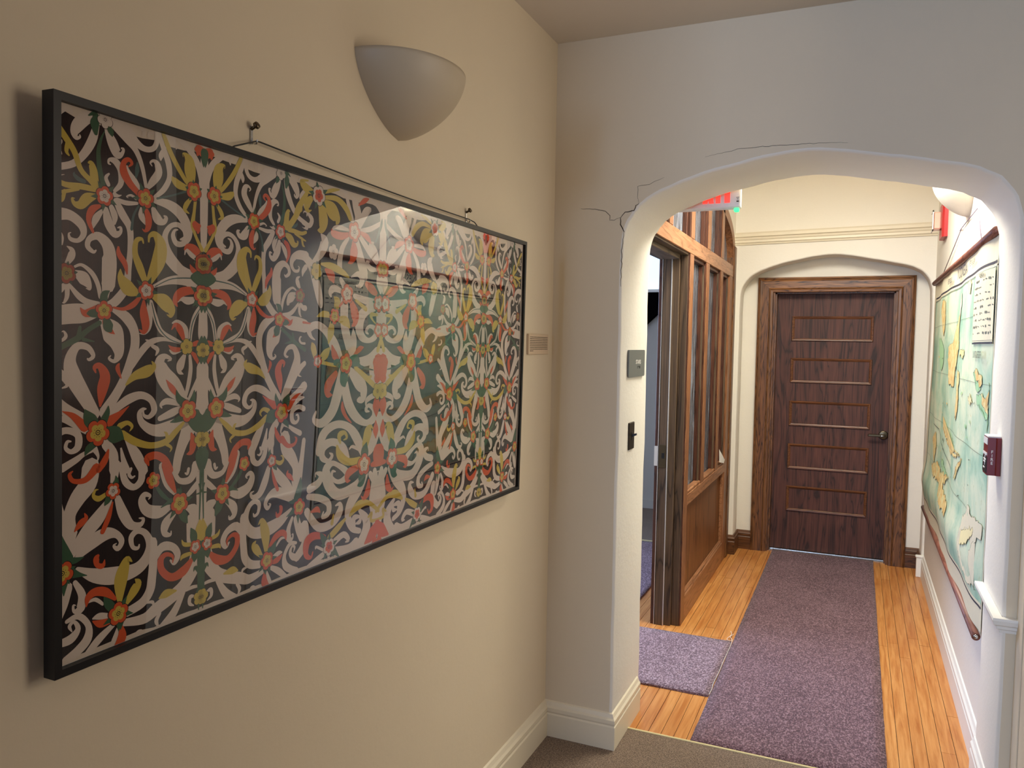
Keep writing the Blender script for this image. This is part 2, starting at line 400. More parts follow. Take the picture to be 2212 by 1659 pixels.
# chair rail: near wall corner, arch reveal, passage wall, end wall return
RAIL = [(0, 0), (.006, 0), (.009, .010), (.016, .014), (.018, .024), (.026, .030), (.030, .044), (.028, .052), (0, .052), (0, 0)]
def rail(name, pts, z, mats):
    bm = new_bm(); path = []
    for i, p in enumerate(pts):
        p = Vector((p[0], p[1], z)); ns = []
        if i > 0: d = (p-Vector((pts[i-1][0], pts[i-1][1], z))).normalized(); ns.append(Vector((-d.y, d.x, 0)))
        if i < len(pts)-1: d = (Vector((pts[i+1][0], pts[i+1][1], z))-p).normalized(); ns.append(Vector((-d.y, d.x, 0)))
        n = sum(ns, Vector()); n = n if len(ns) == 1 else n*2/n.length_squared
        path.append((p, n, Vector((0, 0, 1))))
    sweep(bm, path, RAIL); return struct(name, bm, mats)
rail('trim_2', [(XR-.001, YA), (JR, YA), (JR, YB)], .702, M['white_trim'])
rail('trim_3', [(HX, 3.95), (HX, YE), (.452, YE)], .728, M['white_trim'])
# plain wooden edge trim where the near right wall meets the arch wall
bm = new_bm(); box(bm, XR-.004, XR, YA-.10, YA-.002, 0, ZC, bev=.001); struct('trim_4', bm, M['wall'])
# white plinth block at the passage end
bm = new_bm(); box(bm, .434, HX, YE-.03, YE+.0, 0, .142, bev=.003); box(bm, .428, HX, YE-.036, YE, .142, .158, bev=.004); struct('trim_5', bm, M['white_trim'])
# oak baseboards in the recess
baseboard('baseboard_recess_left', [(-.745, 6.555), (JL, 6.555), (JL, YE), (-.905, YE)], M['baseboard_wood'])
baseboard('baseboard_recess_right', [(JR, 6.34), (JR, 6.555), (.372, 6.555)], M['baseboard_wood'])
# brass edge between taupe carpet and boards
bm = new_bm(); box(bm, JL+.012, JR-.01, 3.193, 3.203, 0, .0105, bev=.002); struct('trim_6', bm, M['brass'])

# ------------------------------------------------------------------ board floor, board by board
bm = new_bm(); box(bm, -3.1, HX+.1, 3.19, 7.9, -.05, -.003); floor_hall = struct('floor_hall', bm, M['subfloor'])
BW = .0535
bm = new_bm(); box(bm, 0, BW-.0022, 0, 1, -.012, 0, bev=0)
plank_me = bpy.data.meshes.new('floor_board'); bmesh.ops.recalc_face_normals(bm, faces=bm.faces); bm.to_mesh(plank_me); bm.free(); plank_me.materials.append(M['board'])
x = .474; rnd = random.Random(3); nb = 0
while x > -1.75:
    x -= BW; y = 3.2; stop = 6.66 if x > -1.0 else 6.38
    first = True
    while y < stop-.02:
        L_ = rnd.uniform(.9, 2.3) if not first else rnd.uniform(.35, 2.0)
        first = False
        y2 = min(y+L_, stop)
        if stop-y2 < .25: y2 = stop
        o = bpy.data.objects.new('floor_board', plank_me); COL.objects.link(o); o.parent = floor_hall
        o.location = (x, y, rnd.uniform(-.0004, .0004)); o.scale = (1, y2-y-.0022, 1); nb += 1
        y = y2
# ------------------------------------------------------------------ rugs
def rug(name, x0, x1, y0, y1, mats, label, th=.009):
    bm = new_bm(); nx = 14; ny = max(6, int((y1-y0)/.06)); r = random.Random(int(x0*100+y0*10)); g = []
    for j in range(ny+1):
        row = []
        for i in range(nx+1):
            xx = x0+(x1-x0)*i/nx; yy = y0+(y1-y0)*j/ny
            if i in (0, nx): xx += r.uniform(-.0012, .0012)
            if j in (0, ny): yy += r.uniform(-.0012, .0012)
            row.append(bm.verts.new((xx, yy, th+r.uniform(-.0006, .0006))))
        g.append(row)
    for j in range(ny):
        for i in range(nx): bm.faces.new((g[j][i], g[j][i+1], g[j+1][i+1], g[j+1][i])).smooth = True
    ring = [g[0][i] for i in range(nx+1)]+[g[j][nx] for j in range(1, ny+1)]+[g[ny][i] for i in range(nx-1, -1, -1)]+[g[j][0] for j in range(ny-1, 0, -1)]
    low = [bm.verts.new((v.co.x, v.co.y, .0006)) for v in ring]
    for k in range(len(ring)): bm.faces.new((ring[k], low[k], low[(k+1) % len(ring)], ring[(k+1) % len(ring)]))
    o = obj(name, bm, mats); tag(o, label, 'rug'); return o
rug('carpet_runner', -.578, .160, 3.206, 6.615, M['runner'], 'long mauve carpet runner leading down the passage to the door')
rug('carpet_mat', -1.12, -.5835, 3.662, 4.405, M['side_runner'], 'short mauve carpet strip laid crosswise into the side doorway')
rug('carpet_runner', -1.75, -1.228, 4.42, 6.38, M['side_runner'], 'narrow mauve carpet seen through the side doorway beyond the oak post')
# loose white threads along the seam
bm = new_bm()
for pts in ([(-.581, 3.67, .0105), (-.579, 3.74, .0115), (-.583, 3.80, .0108), (-.580, 3.95, .0115), (-.581, 4.12, .0108), (-.579, 4.30, .0112), (-.582, 4.42, .0108)],
            [(-.582, 4.42, .010), (-.600, 4.40, .013), (-.612, 4.43, .011), (-.598, 4.50, .012), (-.611, 4.56, .010)],
            [(-.582, 4.42, .011), (-.592, 4.44, .014), (-.600, 4.47, .010), (-.588, 4.52, .011)]):
    tube(bm, smooth_path(pts, 4), .0011, 5)
tag(obj('loose_thread', bm, M['paper'], smooth=True), 'frayed white threads along the seam between the two mauve carpets', 'thread')

# ------------------------------------------------------------------ far door with casing
door = thing('door_1', '', 'door', (-.19, 6.66, 0)); del door['label']; del door['category']; door['kind'] = 'structure'
bm = new_bm(); box(bm, -.614, .238, 6.662, 6.70, .012, 2.066, bev=.002); slab = obj('door_slab', bm, M['door_wood'], door)
def ring_frame(bm, x0, x1, z0, z1, y, prof):
    """mitred frame: prof = (inward offset, proud height)"""
    cs = [(x0, z0, 1, 1), (x1, z0, -1, 1), (x1, z1, -1, -1), (x0, z1, 1, -1)]
    R = [[bm.verts.new((cx+sx*a, y-b, cz+sz*a)) for a, b in prof] for cx, cz, sx, sz in cs]
    for i in range(4):
        A, B = R[i], R[(i+1) % 4]
        for j in range(len(prof)-1): bm.faces.new((A[j], B[j], B[j+1], A[j+1]))
for z1, z0 in ((1.884, 1.688), (1.553, 1.356), (1.211, 1.011), (.867, .665), (.527, .325)):
    bm = new_bm(); ring_frame(bm, -.494, .100, z0, z1, 6.662, [(0, 0), (.001, .008), (.005, .013), (.010, .012), (.013, .007), (.018, .005), (.021, 0)])
    obj('door_moulding', bm, M['mould'], door)
for px_ in (-.51, -.23):
    for dz in (0, .018):
        bm = new_bm(); tube(bm, [(px_, 6.663, 2.035-dz), (px_, 6.660, 2.035-dz)], .0032, 8); obj('screw_plug', bm, M['bronze'], door)
hd = new_bm(); tube(hd, [(.197, 6.662, .975), (.197, 6.652, .975), (.197, 6.650, .975)], [.034, .034, .028], 24)
hnd = obj('door_handle', hd, M['bronze'], door, True)
bm = new_bm(); tube(bm, [(.197, 6.652, .975), (.197, 6.60, .975)], .010, 12); box(bm, .088, .207, 6.592, 6.604, .965, .985, bev=.004); obj('lever', bm, M['bronze'], hnd)
bm = new_bm(); tube(bm, [(.185, 6.593, .975), (.185, 6.589, .975)], .005, 10); obj('lock_button', bm, M['strip'], hnd)
# casing: stiles and head with stepped profile
CAS = [(0, 0), (0, .028), (.012, .032), (.018, .026), (.030, .022), (.082, .022), (.088, .026), (.096, .020), (.112, .018), (.116, .012), (.116, 0)]
def casing_piece(pts, mat):
    bm = new_bm(); R = []
    for p, inx, inz in pts: R.append([bm.verts.new((p[0]+inx*a, 6.555-b, p[1]+inz*a)) for a, b in CAS])
    for j in range(len(CAS)-1): bm.faces.new((R[0][j], R[1][j], R[1][j+1], R[0][j+1]))
    bm.faces.new(R[0]); bm.faces.new(R[1][::-1]); return obj('door_casing', bm, mat, door)
casing_piece([((-.746, 0), 1, 0), ((-.746, 2.183), 1, -1)], M['casing'])
casing_piece([((.372, 0), -1, 0), ((.372, 2.183), -1, -1)], M['casing'])
casing_piece([((-.746, 2.183), 1, -1), ((.372, 2.183), -1, -1)], M['casing_h'])
bm = new_bm()
box(bm, -.632, -.618, 6.553, 6.70, 0, 2.070); box(bm, .242, .256, 6.553, 6.70, 0, 2.070); box(bm, -.632, .256, 6.553, 6.70, 2.070, 2.086)
box(bm, -.618, -.606, 6.585, 6.655, 0, 2.070); box(bm, .230, .242, 6.585, 6.655, 0, 2.070); box(bm, -.618, .242, 6.585, 6.655, 2.058, 2.070)
obj('door_jamb', bm, M['casing'], door)
bm = new_bm(); box(bm, -.617, .241, 6.60, 6.70, 0, .007, bev=.002); box(bm, -.617, .241, 6.64, 6.66, .007, .011); obj('threshold', bm, M['metal'], door)

# ------------------------------------------------------------------ oak glazed screen with side doorway
scr = thing('glazed_screen', 'arched oak screen with tall obscure glass panes on the left of the passage', 'partition', (-.94, 4.9, 0))
def part(name, mat, *b, bev=.0015, parent=scr):
    bm = new_bm(); box(bm, *b, bev=bev); return obj(name, bm, mat, parent)
XF = -.894
part('rail', M['screen_y'], -1.0, XF, 3.49, 6.275, 2.160, 2.250, bev=.003)
# doorway jamb facing the viewer, stepped
part('jamb', M['jamb_wood'], -.948, -.906, 4.532, 4.64, 0, 2.150)
part('jamb', M['jamb_wood'], -1.064, -.950, 4.512, 4.63, 0, 2.128)
part('stop', M['screen_dark'], -1.0655, -1.046, 4.508, 4.60, 0, 2.150)
part('stop', M['jamb_wood'], -1.040, -.993, 4.502, 4.56, 0, 2.140)
part('weather_strip', M['strip'], -1.0455, -1.0425, 4.500, 4.515, 0, 2.130, bev=0)
part('weather_strip', M['strip'], -.9925, -.9885, 4.498, 4.515, 0, 2.130, bev=0)
sp_ = part('strike_plate', M['bronze'], -1.040, -.998, 4.499, 4.503, .925, 1.06)
part('latch_hole', M['black'], -1.022, -1.006, 4.4975, 4.500, .98, 1.012, bev=0, parent=sp_)
part('latch_edge', M['strip'], -1.066, -1.044, 4.500, 4.507, .935, 1.05, bev=0, parent=sp_)
part('header', M['jamb_y'], -1.064, -.950, 3.48, 4.52, 2.126, 2.160)
part('header', M['jamb_y'], -.948, -.906, 3.48, 4.54, 2.150, 2.165)
part('header_stop', M['screen_dark'], -1.0655, -1.046, 3.48, 4.52, 2.150, 2.182)
part('jamb', M['jamb_wood'], -1.064, -.906, 3.475, 3.50, 0, 2.126)
# stiles and mullions below the rail
MUL = [(4.535, 4.642), (5.066, 5.168), (5.622, 5.722)]
sl = part('stile', M['screen_dark'], -.99, XF-.006, 4.535, 4.642, 0, 2.160)
part('stile_face', M['screen_z'], XF-.006, XF, 4.54, 4.640, 0, 2.160, bev=.002, parent=sl)
for a, b in MUL[1:]:
    mu = part('mullion', M['screen_dark'], -.99, XF-.006, a, b, .755, 2.160)
    part('mullion_face', M['screen_z'], XF-.006, XF, a+.004, b-.002, .757, 2.160, bev=.002, parent=mu)
part('stile', M['screen_z'], -.99, XF, 6.045, 6.19, 0, 2.160, bev=.003)
part('frame_edge', M['casing'], -.99, -.885, 6.19, 6.285, 0, 2.40, bev=.006)
part('rail', M['screen_y'], -.99, XF, 4.642, 6.045, .690, .757, bev=.003)
part('sill', M['screen_y'], -.94, -.899, 4.642, 6.045, .757, .775, bev=.004)
part('rail', M['screen_y'], -.99, XF, 4.642, 6.045, 0, .150, bev=.003)
part('panel', M['panel'], -.960, -.925, 4.642, 6.045, .150, .690, bev=0)
bm = new_bm()
for z0, z1 in ((.150, .162), (.680, .690)): box(bm, -.925, -.903, 4.642, 6.045, z0, z1, bev=.004)
for y0, y1 in ((4.642, 4.655), (6.032, 6.045)): box(bm, -.925, -.903, y0, y1, .150, .690, bev=.004)
obj('panel_bead', bm, M['screen_y'], scr)
for a, b in ((4.642, 5.066), (5.168, 5.622), (5.722, 6.045)):
    part('glass_pane', M['obscure'], -.950, -.944, a, b, .757, 2.160, bev=0)
    for y0, y1 in ((a, a+.016), (b-.020, b)):
        part('glazing_bead', M['screen_dark'], -.944, -.920, y0, y1, .775, 2.140)
        part('glazing_bead', M['jamb_wood'], -.920, -.908, y0, y0+(y1-y0)*.6, .775, 2.140)
    part('glazing_bead', M['screen_dark'], -.944, -.912, a, b, 2.140, 2.160)
# arched upper lights
def head_z(y):
    for (y0, z0), (y1, z1) in zip(sp[:-1], sp[1:]):
        if y0 <= y <= y1 and y1 > y0: return z0+(z1-z0)*(y-y0)/(y1-y0)
    return 2.36
for a, b in [(3.98, 4.07), (4.548, 4.650), (5.096, 5.196), (5.628, 5.728)]:
    mu = part('mullion', M['screen_dark'], -.99, XF-.006, a, b, 2.250, head_z((a+b)/2)-.01)
    part('mullion_face', M['screen_z'], XF-.006, XF, a+.004, b-.002, 2.250, head_z((a+b)/2)-.015, bev=.002, parent=mu)
bm = new_bm(); prev = None                                  # arched head frame
for y, z in sp:
    c_ = Vector((y-4.88, (z-2.1)*2.2)).normalized(); q = []
    for dx, k in ((XF, 0), (XF, .085), (-.99, .085), (-.99, 0)):
        q.append(bm.verts.new((dx, y-c_.x*k, z-c_.y*k*1.0)))
    if prev:
        for i in range(4): bm.faces.new((prev[i], q[i], q[(i+1) % 4], prev[(i+1) % 4]))
    prev = q
obj('arched_head', bm, M['screen_z'], scr)
for a, b in ((3.50, 3.98), (4.07, 4.548), (4.650, 5.096), (5.196, 5.628), (5.728, 6.26)):
    bm = new_bm(); k = 6
    lo = [(a+(b-a)*i/k, 2.250) for i in range(k+1)]; hi = [(a+(b-a)*i/k, head_z(a+(b-a)*i/k)-.02) for i in range(k, -1, -1)]
    prism(bm, lo+hi, 'x', -.950, -.944); obj('glass_pane', bm, M['obscure'], scr)
    for y0, y1 in ((a, a+.016), (b-.022, b)):
        top = head_z(min(max((y0+y1)/2, 3.5), 6.25))-.03
        if top > 2.3: part('glazing_bead', M['screen_dark'], -.944, -.918, y0, y1, 2.250, top)
# leaflet tucked in the last pane
bm = new_bm(); vs = [(-.891, 5.76, .895), (-.891, 6.03, .785), (-.889, 5.98, .765), (-.889, 5.77, .80)]
A = [bm.verts.new(v) for v in vs]; B = [bm.verts.new((v[0]-.0015, v[1], v[2])) for v in vs]
bm.faces.new(A); bm.faces.new(B[::-1])
for i in range(4): bm.faces.new((A[i], B[i], B[(i+1) % 4], A[(i+1) % 4]))
tag(obj('leaflet', bm, M['paper']), 'small white folded leaflet stuck in the corner of the far oak-framed pane', 'leaflet')

# ------------------------------------------------------------------ stair hall seen through the side doorway
bm = new_bm(); box(bm, -3.2, -1.02, 7.70, 7.82, 0, HZ); struct('wall_stair_far', bm, M['grey_wall'])
bm = new_bm(); box(bm, -3.2, -3.1, 3.3, 7.8, 0, HZ); struct('wall_stair_left', bm, M['grey_wall'])
bm = new_bm(); box(bm, -3.2, XL-.0, 3.25, 3.37, 0, HZ); struct('wall_stair_near', bm, M['grey_wall'])
bm = new_bm(); box(bm, -1.03, -.9, 6.53, 7.75, 0, HZ); struct('wall_stair_right', bm, M['grey_wall'])
bm = new_bm(); box(bm, -3.1, -1.03, 6.40, 7.70, -.02, .010); struct('floor_stair_landing', bm, M['taupe'])
bm = new_bm(); box(bm, -1.76, -1.03, 6.385, 6.405, 0, .013); struct('trim_7', bm, M['brass'])
bm = new_bm(); box(bm, -3.1, -1.03, 7.682, 7.70, .01, .095); struct('baseboard_stair', bm, M['grey_wall'])
win = thing('window_1', '', 'x', (-2.1, 7.69, 2.16)); del win['label']; del win['category']; win['kind'] = 'structure'
part('window_pane', M['pane'], -2.7, -1.45, 7.685, 7.698, 2.18, 2.75, bev=0, parent=win)
bm = new_bm(); box(bm, -2.75, -1.42, 7.60, 7.70, 2.150, 2.182, bev=.003); box(bm, -2.75, -2.70, 7.66, 7.70, 2.18, 2.80); box(bm, -1.45, -1.42, 7.66, 7.70, 2.18, 2.80); box(bm, -2.75, -1.42, 7.66, 7.70, 2.75, 2.80)
obj('window_frame', bm, M['white_trim'], win)
# black slab standing in for the rising stair's edge and dark void
st = new_bm(); prism(st, [(-2.9, 2.150), (-1.55, 2.150), (-1.62, 2.12), (-2.9, .917)], 'y', 7.58, 7.68)
tag(obj('stair_void_slab', st, flat('stair void black', srgb(8, 7, 7), .95, 0, 0)), 'black sloping slab for the stair edge and dark void beneath the bright far window', 'stair')

# ------------------------------------------------------------------ exit sign hanging behind the arch
ex = thing('exit_sign', 'white exit sign with lit red letters hanging just behind the arch', 'sign', (-.64, 3.50, 2.22))
bm = new_bm(); box(bm, -.792, -.482, 3.468, 3.520, 2.222, 2.415, bev=.005); obj('housing', bm, M['white_plastic'], ex)
bm = new_bm(); tube(bm, [(-.637, 3.495, 2.41), (-.637, 3.495, HZ)], .012, 12); obj('ceiling_stem', bm, M['white_plastic'], ex, True)
def letter(name, quads):
    bm = new_bm()
    for q in quads: prism(bm, q, 'y', 3.4655, 3.4685)
    obj(name, bm, M['exit_red'], ex)
z0, z1, s = 2.244, 2.392, .022
def bx_(x0, x1, a, b): return [(x0, a), (x1, a), (x1, b), (x0, b)]
letter('letter', [bx_(-.735, -.714, z0, z1), bx_(-.714, -.676, z0, z0+s), bx_(-.714, -.680, 2.306, 2.328), bx_(-.714, -.676, z1-s, z1)])
letter('letter', [[(-.639, z0), (-.619, z0), (-.588, z1), (-.608, z1)], [(-.611, z0), (-.591, z0), (-.621, z1), (-.641, z1)]])
letter('letter', [bx_(-.583, -.564, z0, z1)])
letter('letter', [bx_(-.547, -.524, z0, z1-s), bx_(-.558, -.512, z1-s, z1)])
bm = new_bm(); box(bm, -.508, -.486, 3.470, 3.490, 2.205, 2.223, bev=.004); obj('indicator_lamp', bm, M['led'], ex)
bm = new_bm(); box(bm, -.512+.012, -.484, 3.4670, 3.4684, 2.242, 2.272, bev=0, mi=0)
box(bm, -.497, -.487, 3.4664, 3.4671, 2.246, 2.251, mi=1); box(bm, -.496, -.488, 3.4664, 3.4671, 2.257, 2.259, mi=1); box(bm, -.498, -.486, 3.4664, 3.4671, 2.264, 2.266, mi=1)
obj('sticker', bm, [M['paper'], M['ink']], ex)

# ------------------------------------------------------------------ plaster wall sconces
def sconce(label, cx, cy, zt, d, w_, sgn, lit):
    o = thing('wall_sconce', label, 'lamp', (cx, cy, zt), 'quarter bowl wall sconces')
    bm = new_bm(); nt_, ns = 32, 18; H = .178; G = []
    for sh, (k, off) in enumerate(((1.0, 0), (.965, .004))):
        g = []
        for j in range(ns+1):
            s_ = j/ns; r = max(1e-3, (1-s_**1.75))**.70 if s_ < 1 else 0
            z = zt-H*s_*(1 if sh == 0 else .96)
            g.append([bm.verts.new((cx+sgn*d*r*k*math.sin(PI*i/nt_), cy-w_*r*k*math.cos(PI*i/nt_), z)) for i in range(nt_+1)])
        G.append(g)
        for j in range(ns):
            for i in range(nt_):
                try: bm.faces.new((g[j][i], g[j][i+1], g[j+1][i+1], g[j+1][i])).smooth = True
                except ValueError: pass
    for i in range(nt_): bm.faces.new((G[0][0][i], G[0][0][i+1], G[1][0][i+1], G[1][0][i]))
    bmesh.ops.remove_doubles(bm, verts=bm.verts, dist=1e-5)
    obj('bowl_shade', bm, M['hall_wall'] if lit else M['sconce'], o)
    bm = new_bm(); box(bm, min(cx, cx+sgn*.02), max(cx, cx+sgn*.02), cy-.05, cy+.05, zt-.12, zt-.03, bev=.004); obj('back_plate', bm, M['metal'], o)
    bm = new_bm(); bmesh.ops.create_uvsphere(bm, u_segments=16, v_segments=10, radius=.028, matrix=Matrix.Translation((cx+sgn*.07, cy, zt-.065)))
    obj('bulb', bm, emis('lit bulb', (1, .72, .34, 1), 14) if lit else M['white_plastic'], o, True)
    if lit:
        l = bpy.data.lights.new('sconce_light', 'POINT'); l.energy = lit; l.color = (1, .80, .50); l.shadow_soft_size = .03
        lo = bpy.data.objects.new('sconce_light', l); COL.objects.link(lo); lo.parent = o; lo.location = (sgn*.07, 0, -.025)
    return o
sconce('unlit plaster quarter-bowl sconce above the framed painting', XL, 1.825, 2.343, .172, .20, 1, 0)
sconce('lit plaster quarter-bowl sconce above the wall map', HX, 4.55, 2.475, .17, .19, -1, 13)

# ------------------------------------------------------------------ strobe alarm, pull station, sign, switch
al = thing('fire_alarm_strobe', 'red fire alarm with clear strobe high on the right wall by the end wall', 'alarm', (HX, 5.72, 2.42))
bm = new_bm(); prism(bm, [(HX, 5.62), (HX, 5.86), (.462, 5.85), (.452, 5.83), (.452, 5.65), (.462, 5.63)], 'z', 2.345, 2.56); obj('back_plate', bm, M['red'], al)
bm = new_bm(); box(bm, .405, .452, 5.70, 5.80, 2.40, 2.51, bev=.008); obj('strobe_lens', bm, flat('peach strobe lens', srgb(226, 178, 160), .2), al)
bm = new_bm(); box(bm, .400, .406, 5.69, 5.81, 2.39, 2.40); box(bm, .400, .406, 5.69, 5.70, 2.39, 2.52); box(bm, .400, .406, 5.69, 5.81, 2.51, 2.52); obj('lens_rim', bm, M['white_plastic'], al)

pu = thing('fire_alarm_pull_station', 'maroon fire pull station lettered FIRE on the right arch jamb', 'fire alarm', (JR, 3.2, 1.2))
bm = new_bm()
prism(bm, [(JR+.001, 3.168), (JR+.001, 3.262), (.424, 3.262), (.424, 3.166), (.448, 3.164), (.452, 3.158), (.463, 3.158)], 'z', 1.199, 1.330); obj('housing', bm, M['dark_red'], pu)
bm = new_bm(); box(bm, .424, JR, 3.170, 3.260, 1.330, 1.336, bev=.002); obj('white_cap', bm, M['white_plastic'], pu, kind=None)
bm = new_bm(); box(bm, .4225, .4245, 3.170, 3.258, 1.305, 1.328); box(bm, .4215, .4245, 3.172, 3.256, 1.268, 1.276); box(bm, .4215, .4245, 3.205, 3.212, 1.23, 1.27); obj('pull_handle', bm, M['white_plastic'], pu)
bm = new_bm(); box(bm, .4222, .4243, 3.170, 3.258, 1.206, 1.262); obj('handle_recess', bm, M['black'], pu)
bm = new_bm()
for i, zz in enumerate((1.252, 1.243, 1.222)): box(bm, .4212, .4224, 3.185+.01*i, 3.235, zz-.0025, zz+.0025)
obj('instruction_marks', bm, M['paper'], pu)
bm = new_bm()
for ch, zz in zip('FIRE', (1.281, 1.2675, 1.2545, 1.2415)):
    text_bm(bm, ch, .0145, Matrix(((1, 0, 0, .4375), (0, 0, 1, 3.1645), (0, 1, 0, zz), (0, 0, 0, 1))), thick=.0002)
obj('lettering', bm, M['paper'], pu)

sg = thing('room_sign', 'slate grey STAIRS plaque on the left arch jamb', 'sign', (JL, 3.235, 1.5))
def rrect(y0, y1, z0, z1, r, k=4):
    out = []
    for cy_, cz_, a0 in ((y1-r, z1-r, 0), (y0+r, z1-r, 90), (y0+r, z0+r, 180), (y1-r, z0+r, 270)):
        for i in range(k+1): a = math.radians(a0+90*i/k); out.append((cy_+r*math.cos(a), cz_+r*math.sin(a)))
    return out
bm = new_bm(); prism(bm, rrect(3.11, 3.365, 1.500, 1.612, .010), 'x', JL, JL+.008); obj('plaque', bm, M['slate'], sg)
bm = new_bm(); text_bm(bm, 'STAIRS', .0235, Matrix(((0, 0, 1, JL+.0086), (1, 0, 0, 3.255), (0, 1, 0, 1.561), (0, 0, 0, 1))), xscale=1.15, thick=.0004); obj('lettering', bm, M['paper'], sg)
bm = new_bm()
rb = random.Random(2)
for i in range(7):
    for j in range(2):
        if rb.random() < .65: box(bm, JL+.008, JL+.0092, 3.235+i*.008, 3.239+i*.008, 1.535+j*.006, 1.5385+j*.006)
obj('braille', bm, flat('dark braille', srgb(60, 60, 58), .5), sg)

sw = thing('light_switch', 'narrow black light switch with toggle below the stairs plaque', 'switch', (JL, 3.185, 1.2))
bm = new_bm(); box(bm, JL, JL+.007, 3.143, 3.226, 1.198, 1.312, bev=.003); obj('plate', bm, flat('dark bronze plate', srgb(44, 38, 30), .3, .4), sw)
bm = new_bm(); box(bm, JL+.006, JL+.0085, 3.178, 3.195, 1.237, 1.272, bev=.001); obj('slot', bm, M['black'], sw)
bm = new_bm(); prism(bm, [(JL+.006, 1.249), (JL+.006, 1.261), (JL+.026, 1.267), (JL+.027, 1.259)], 'y', 3.182, 3.191); obj('toggle', bm, M['black'], sw)

# ------------------------------------------------------------------ framed painting
pf = thing('framed_painting', 'large black-framed glazed painting of white scrolls and coloured flowers', 'picture', (-1.117, 1.70, 1.103))
pf.rotation_euler = (0, .016, 0); pf['localframe'] = 1
def L_(u, v, n=0): return (n, u-1.70, v-1.103)
U0, U1, V0, V1 = .801, 2.603, 1.103, 1.992
FW = .0125
def fr_piece(name, pts):
    bm = new_bm(); q = [(u-1.70, v-1.103) for u, v in pts]
    prism(bm, q, 'x', -.015, .010); c_ = [sum(p[0] for p in q)/4, sum(p[1] for p in q)/4]
    return obj(name, bm, M['frame'], pf)
fr_piece('frame_side', [(U0, V0), (U0+FW, V0+FW), (U0+FW, V1-FW), (U0, V1)]); fr_piece('frame_side', [(U1, V0), (U1-FW, V0+FW), (U1-FW, V1-FW), (U1, V1)])
fr_piece('frame_rail', [(U0, V0), (U1, V0), (U1-FW, V0+FW), (U0+FW, V0+FW)]); fr_piece('frame_rail', [(U0, V1), (U1, V1), (U1-FW, V1-FW), (U0+FW, V1-FW)])
bm = new_bm(); box(bm, -.012, -.002, U0+.01-1.70, U1-.01-1.70, .01, V1-1.103-.01); obj('backing_board', bm, M['paper'], pf)
ART_A, ART_B = 1.102, 1.694
lim = (.8145, 2.589, 1.117, 1.979)
bm = new_bm()
def cl(u, v): return (min(max(u, lim[0]), lim[1]), min(max(v, lim[2]), lim[3]))
MI = {'P': 0, 'K': 1, 'W': 2, 'Y': 3, 'R': 4, 'G': 5, 'T': 6}
def poly(pts, c, n):
    vs = [bm.verts.new(L_(u, v, n)) for u, v in pts]
    try:
        f = bm.faces.new(vs); f.material_index = MI[c]; return f
    except ValueError: return None
poly([(lim[0], lim[2]), (lim[1], lim[2]), (lim[1], lim[3]), (lim[0], lim[3])], 'P', 0)
e = .004
rk = random.Random(5); N_ = 60; edge = []
for i in range(N_): edge.append((lim[0]+e+(lim[1]-lim[0]-2*e)*i/N_, lim[2]+e+rk.uniform(0, .005)))
for i in range(30): edge.append((lim[1]-e-rk.uniform(0, .004), lim[2]+e+(lim[3]-lim[2]-2*e)*i/30))
for i in range(N_): edge.append((lim[1]-e-(lim[1]-lim[0]-2*e)*i/N_, lim[3]-.012-rk.uniform(0, .008)))
for i in range(30): edge.append((lim[0]+e+rk.uniform(0, .002), lim[3]-.010-(lim[3]-lim[2]-2*e)*i/31))
poly(edge, 'K', .00015)
order = {'W': .0003, 'T': .00042, 'Y': .00054, 'R': .00066, 'G': .00078}
def catmull(P, sub):
    out = []
    n = len(P)
    for i in range(n-1):
        p0, p1, p2, p3 = P[max(i-1, 0)], P[i], P[i+1], P[min(i+2, n-1)]
        # centripetal-like damping keeps tight curls clean
        for k in range(sub):
            t_ = k/sub; out.append(tuple(.5*((2*b)+(-a+c)*t_+(2*a-5*b+4*c-d)*t_*t_+(-a+3*b-3*c+d)*t_**3) for a, b, c, d in zip(p0, p1, p2, p3)))
    out.append(P[-1]); return out
lift = [0]
def ribbon(P, c):
    P = catmull(P, 5); n = len(P); lift[0] = (lift[0]+1) % 40
    h = order[c]+lift[0]*2.4e-6; prev = None
    for i, (u, v, w_) in enumerate(P):
        a = P[max(i-1, 0)]; b = P[min(i+1, n-1)]; tx, ty = b[0]-a[0], b[1]-a[1]; l = math.hypot(tx, ty) or 1e-6
        nx, ny = -ty/l, tx/l; hw = max(w_, .0006)/2
        q = [bm.verts.new(L_(*cl(u+nx*hw, v+ny*hw), h)), bm.verts.new(L_(*cl(u-nx*hw, v-ny*hw), h))]
        if prev:
            f = bm.faces.new((prev[0], q[0], q[1], prev[1])); f.material_index = MI[c]
        prev = q
    # round ends
    for (u, v, w_), (u2, v2, _) in ((P[0], P[1]), (P[-1], P[-2])):
        if w_ > .003:
            a0 = math.atan2(v-v2, u-u2); hw = w_/2
            poly([cl(u+hw*math.cos(a0+t_), v+hw*math.sin(a0+t_)) for t_ in (-PI/2, -PI/4, 0, PI/4, PI/2)], c, h)
def disc(u, v, ru, rv, c, n, k=20, wob=0, lobes=0, a0=0):
    pts = []
    for i in range(k):
        a = 2*PI*i/k; r = 1+wob*math.cos(lobes*(a-a0)) if lobes else 1
        if lobes: r = (1-wob)+wob*abs(math.cos(lobes*(a-a0)/2))**.6*1.6
        pts.append(cl(u+ru*r*math.cos(a), v+rv*r*math.sin(a)))
    poly(pts, c, n)
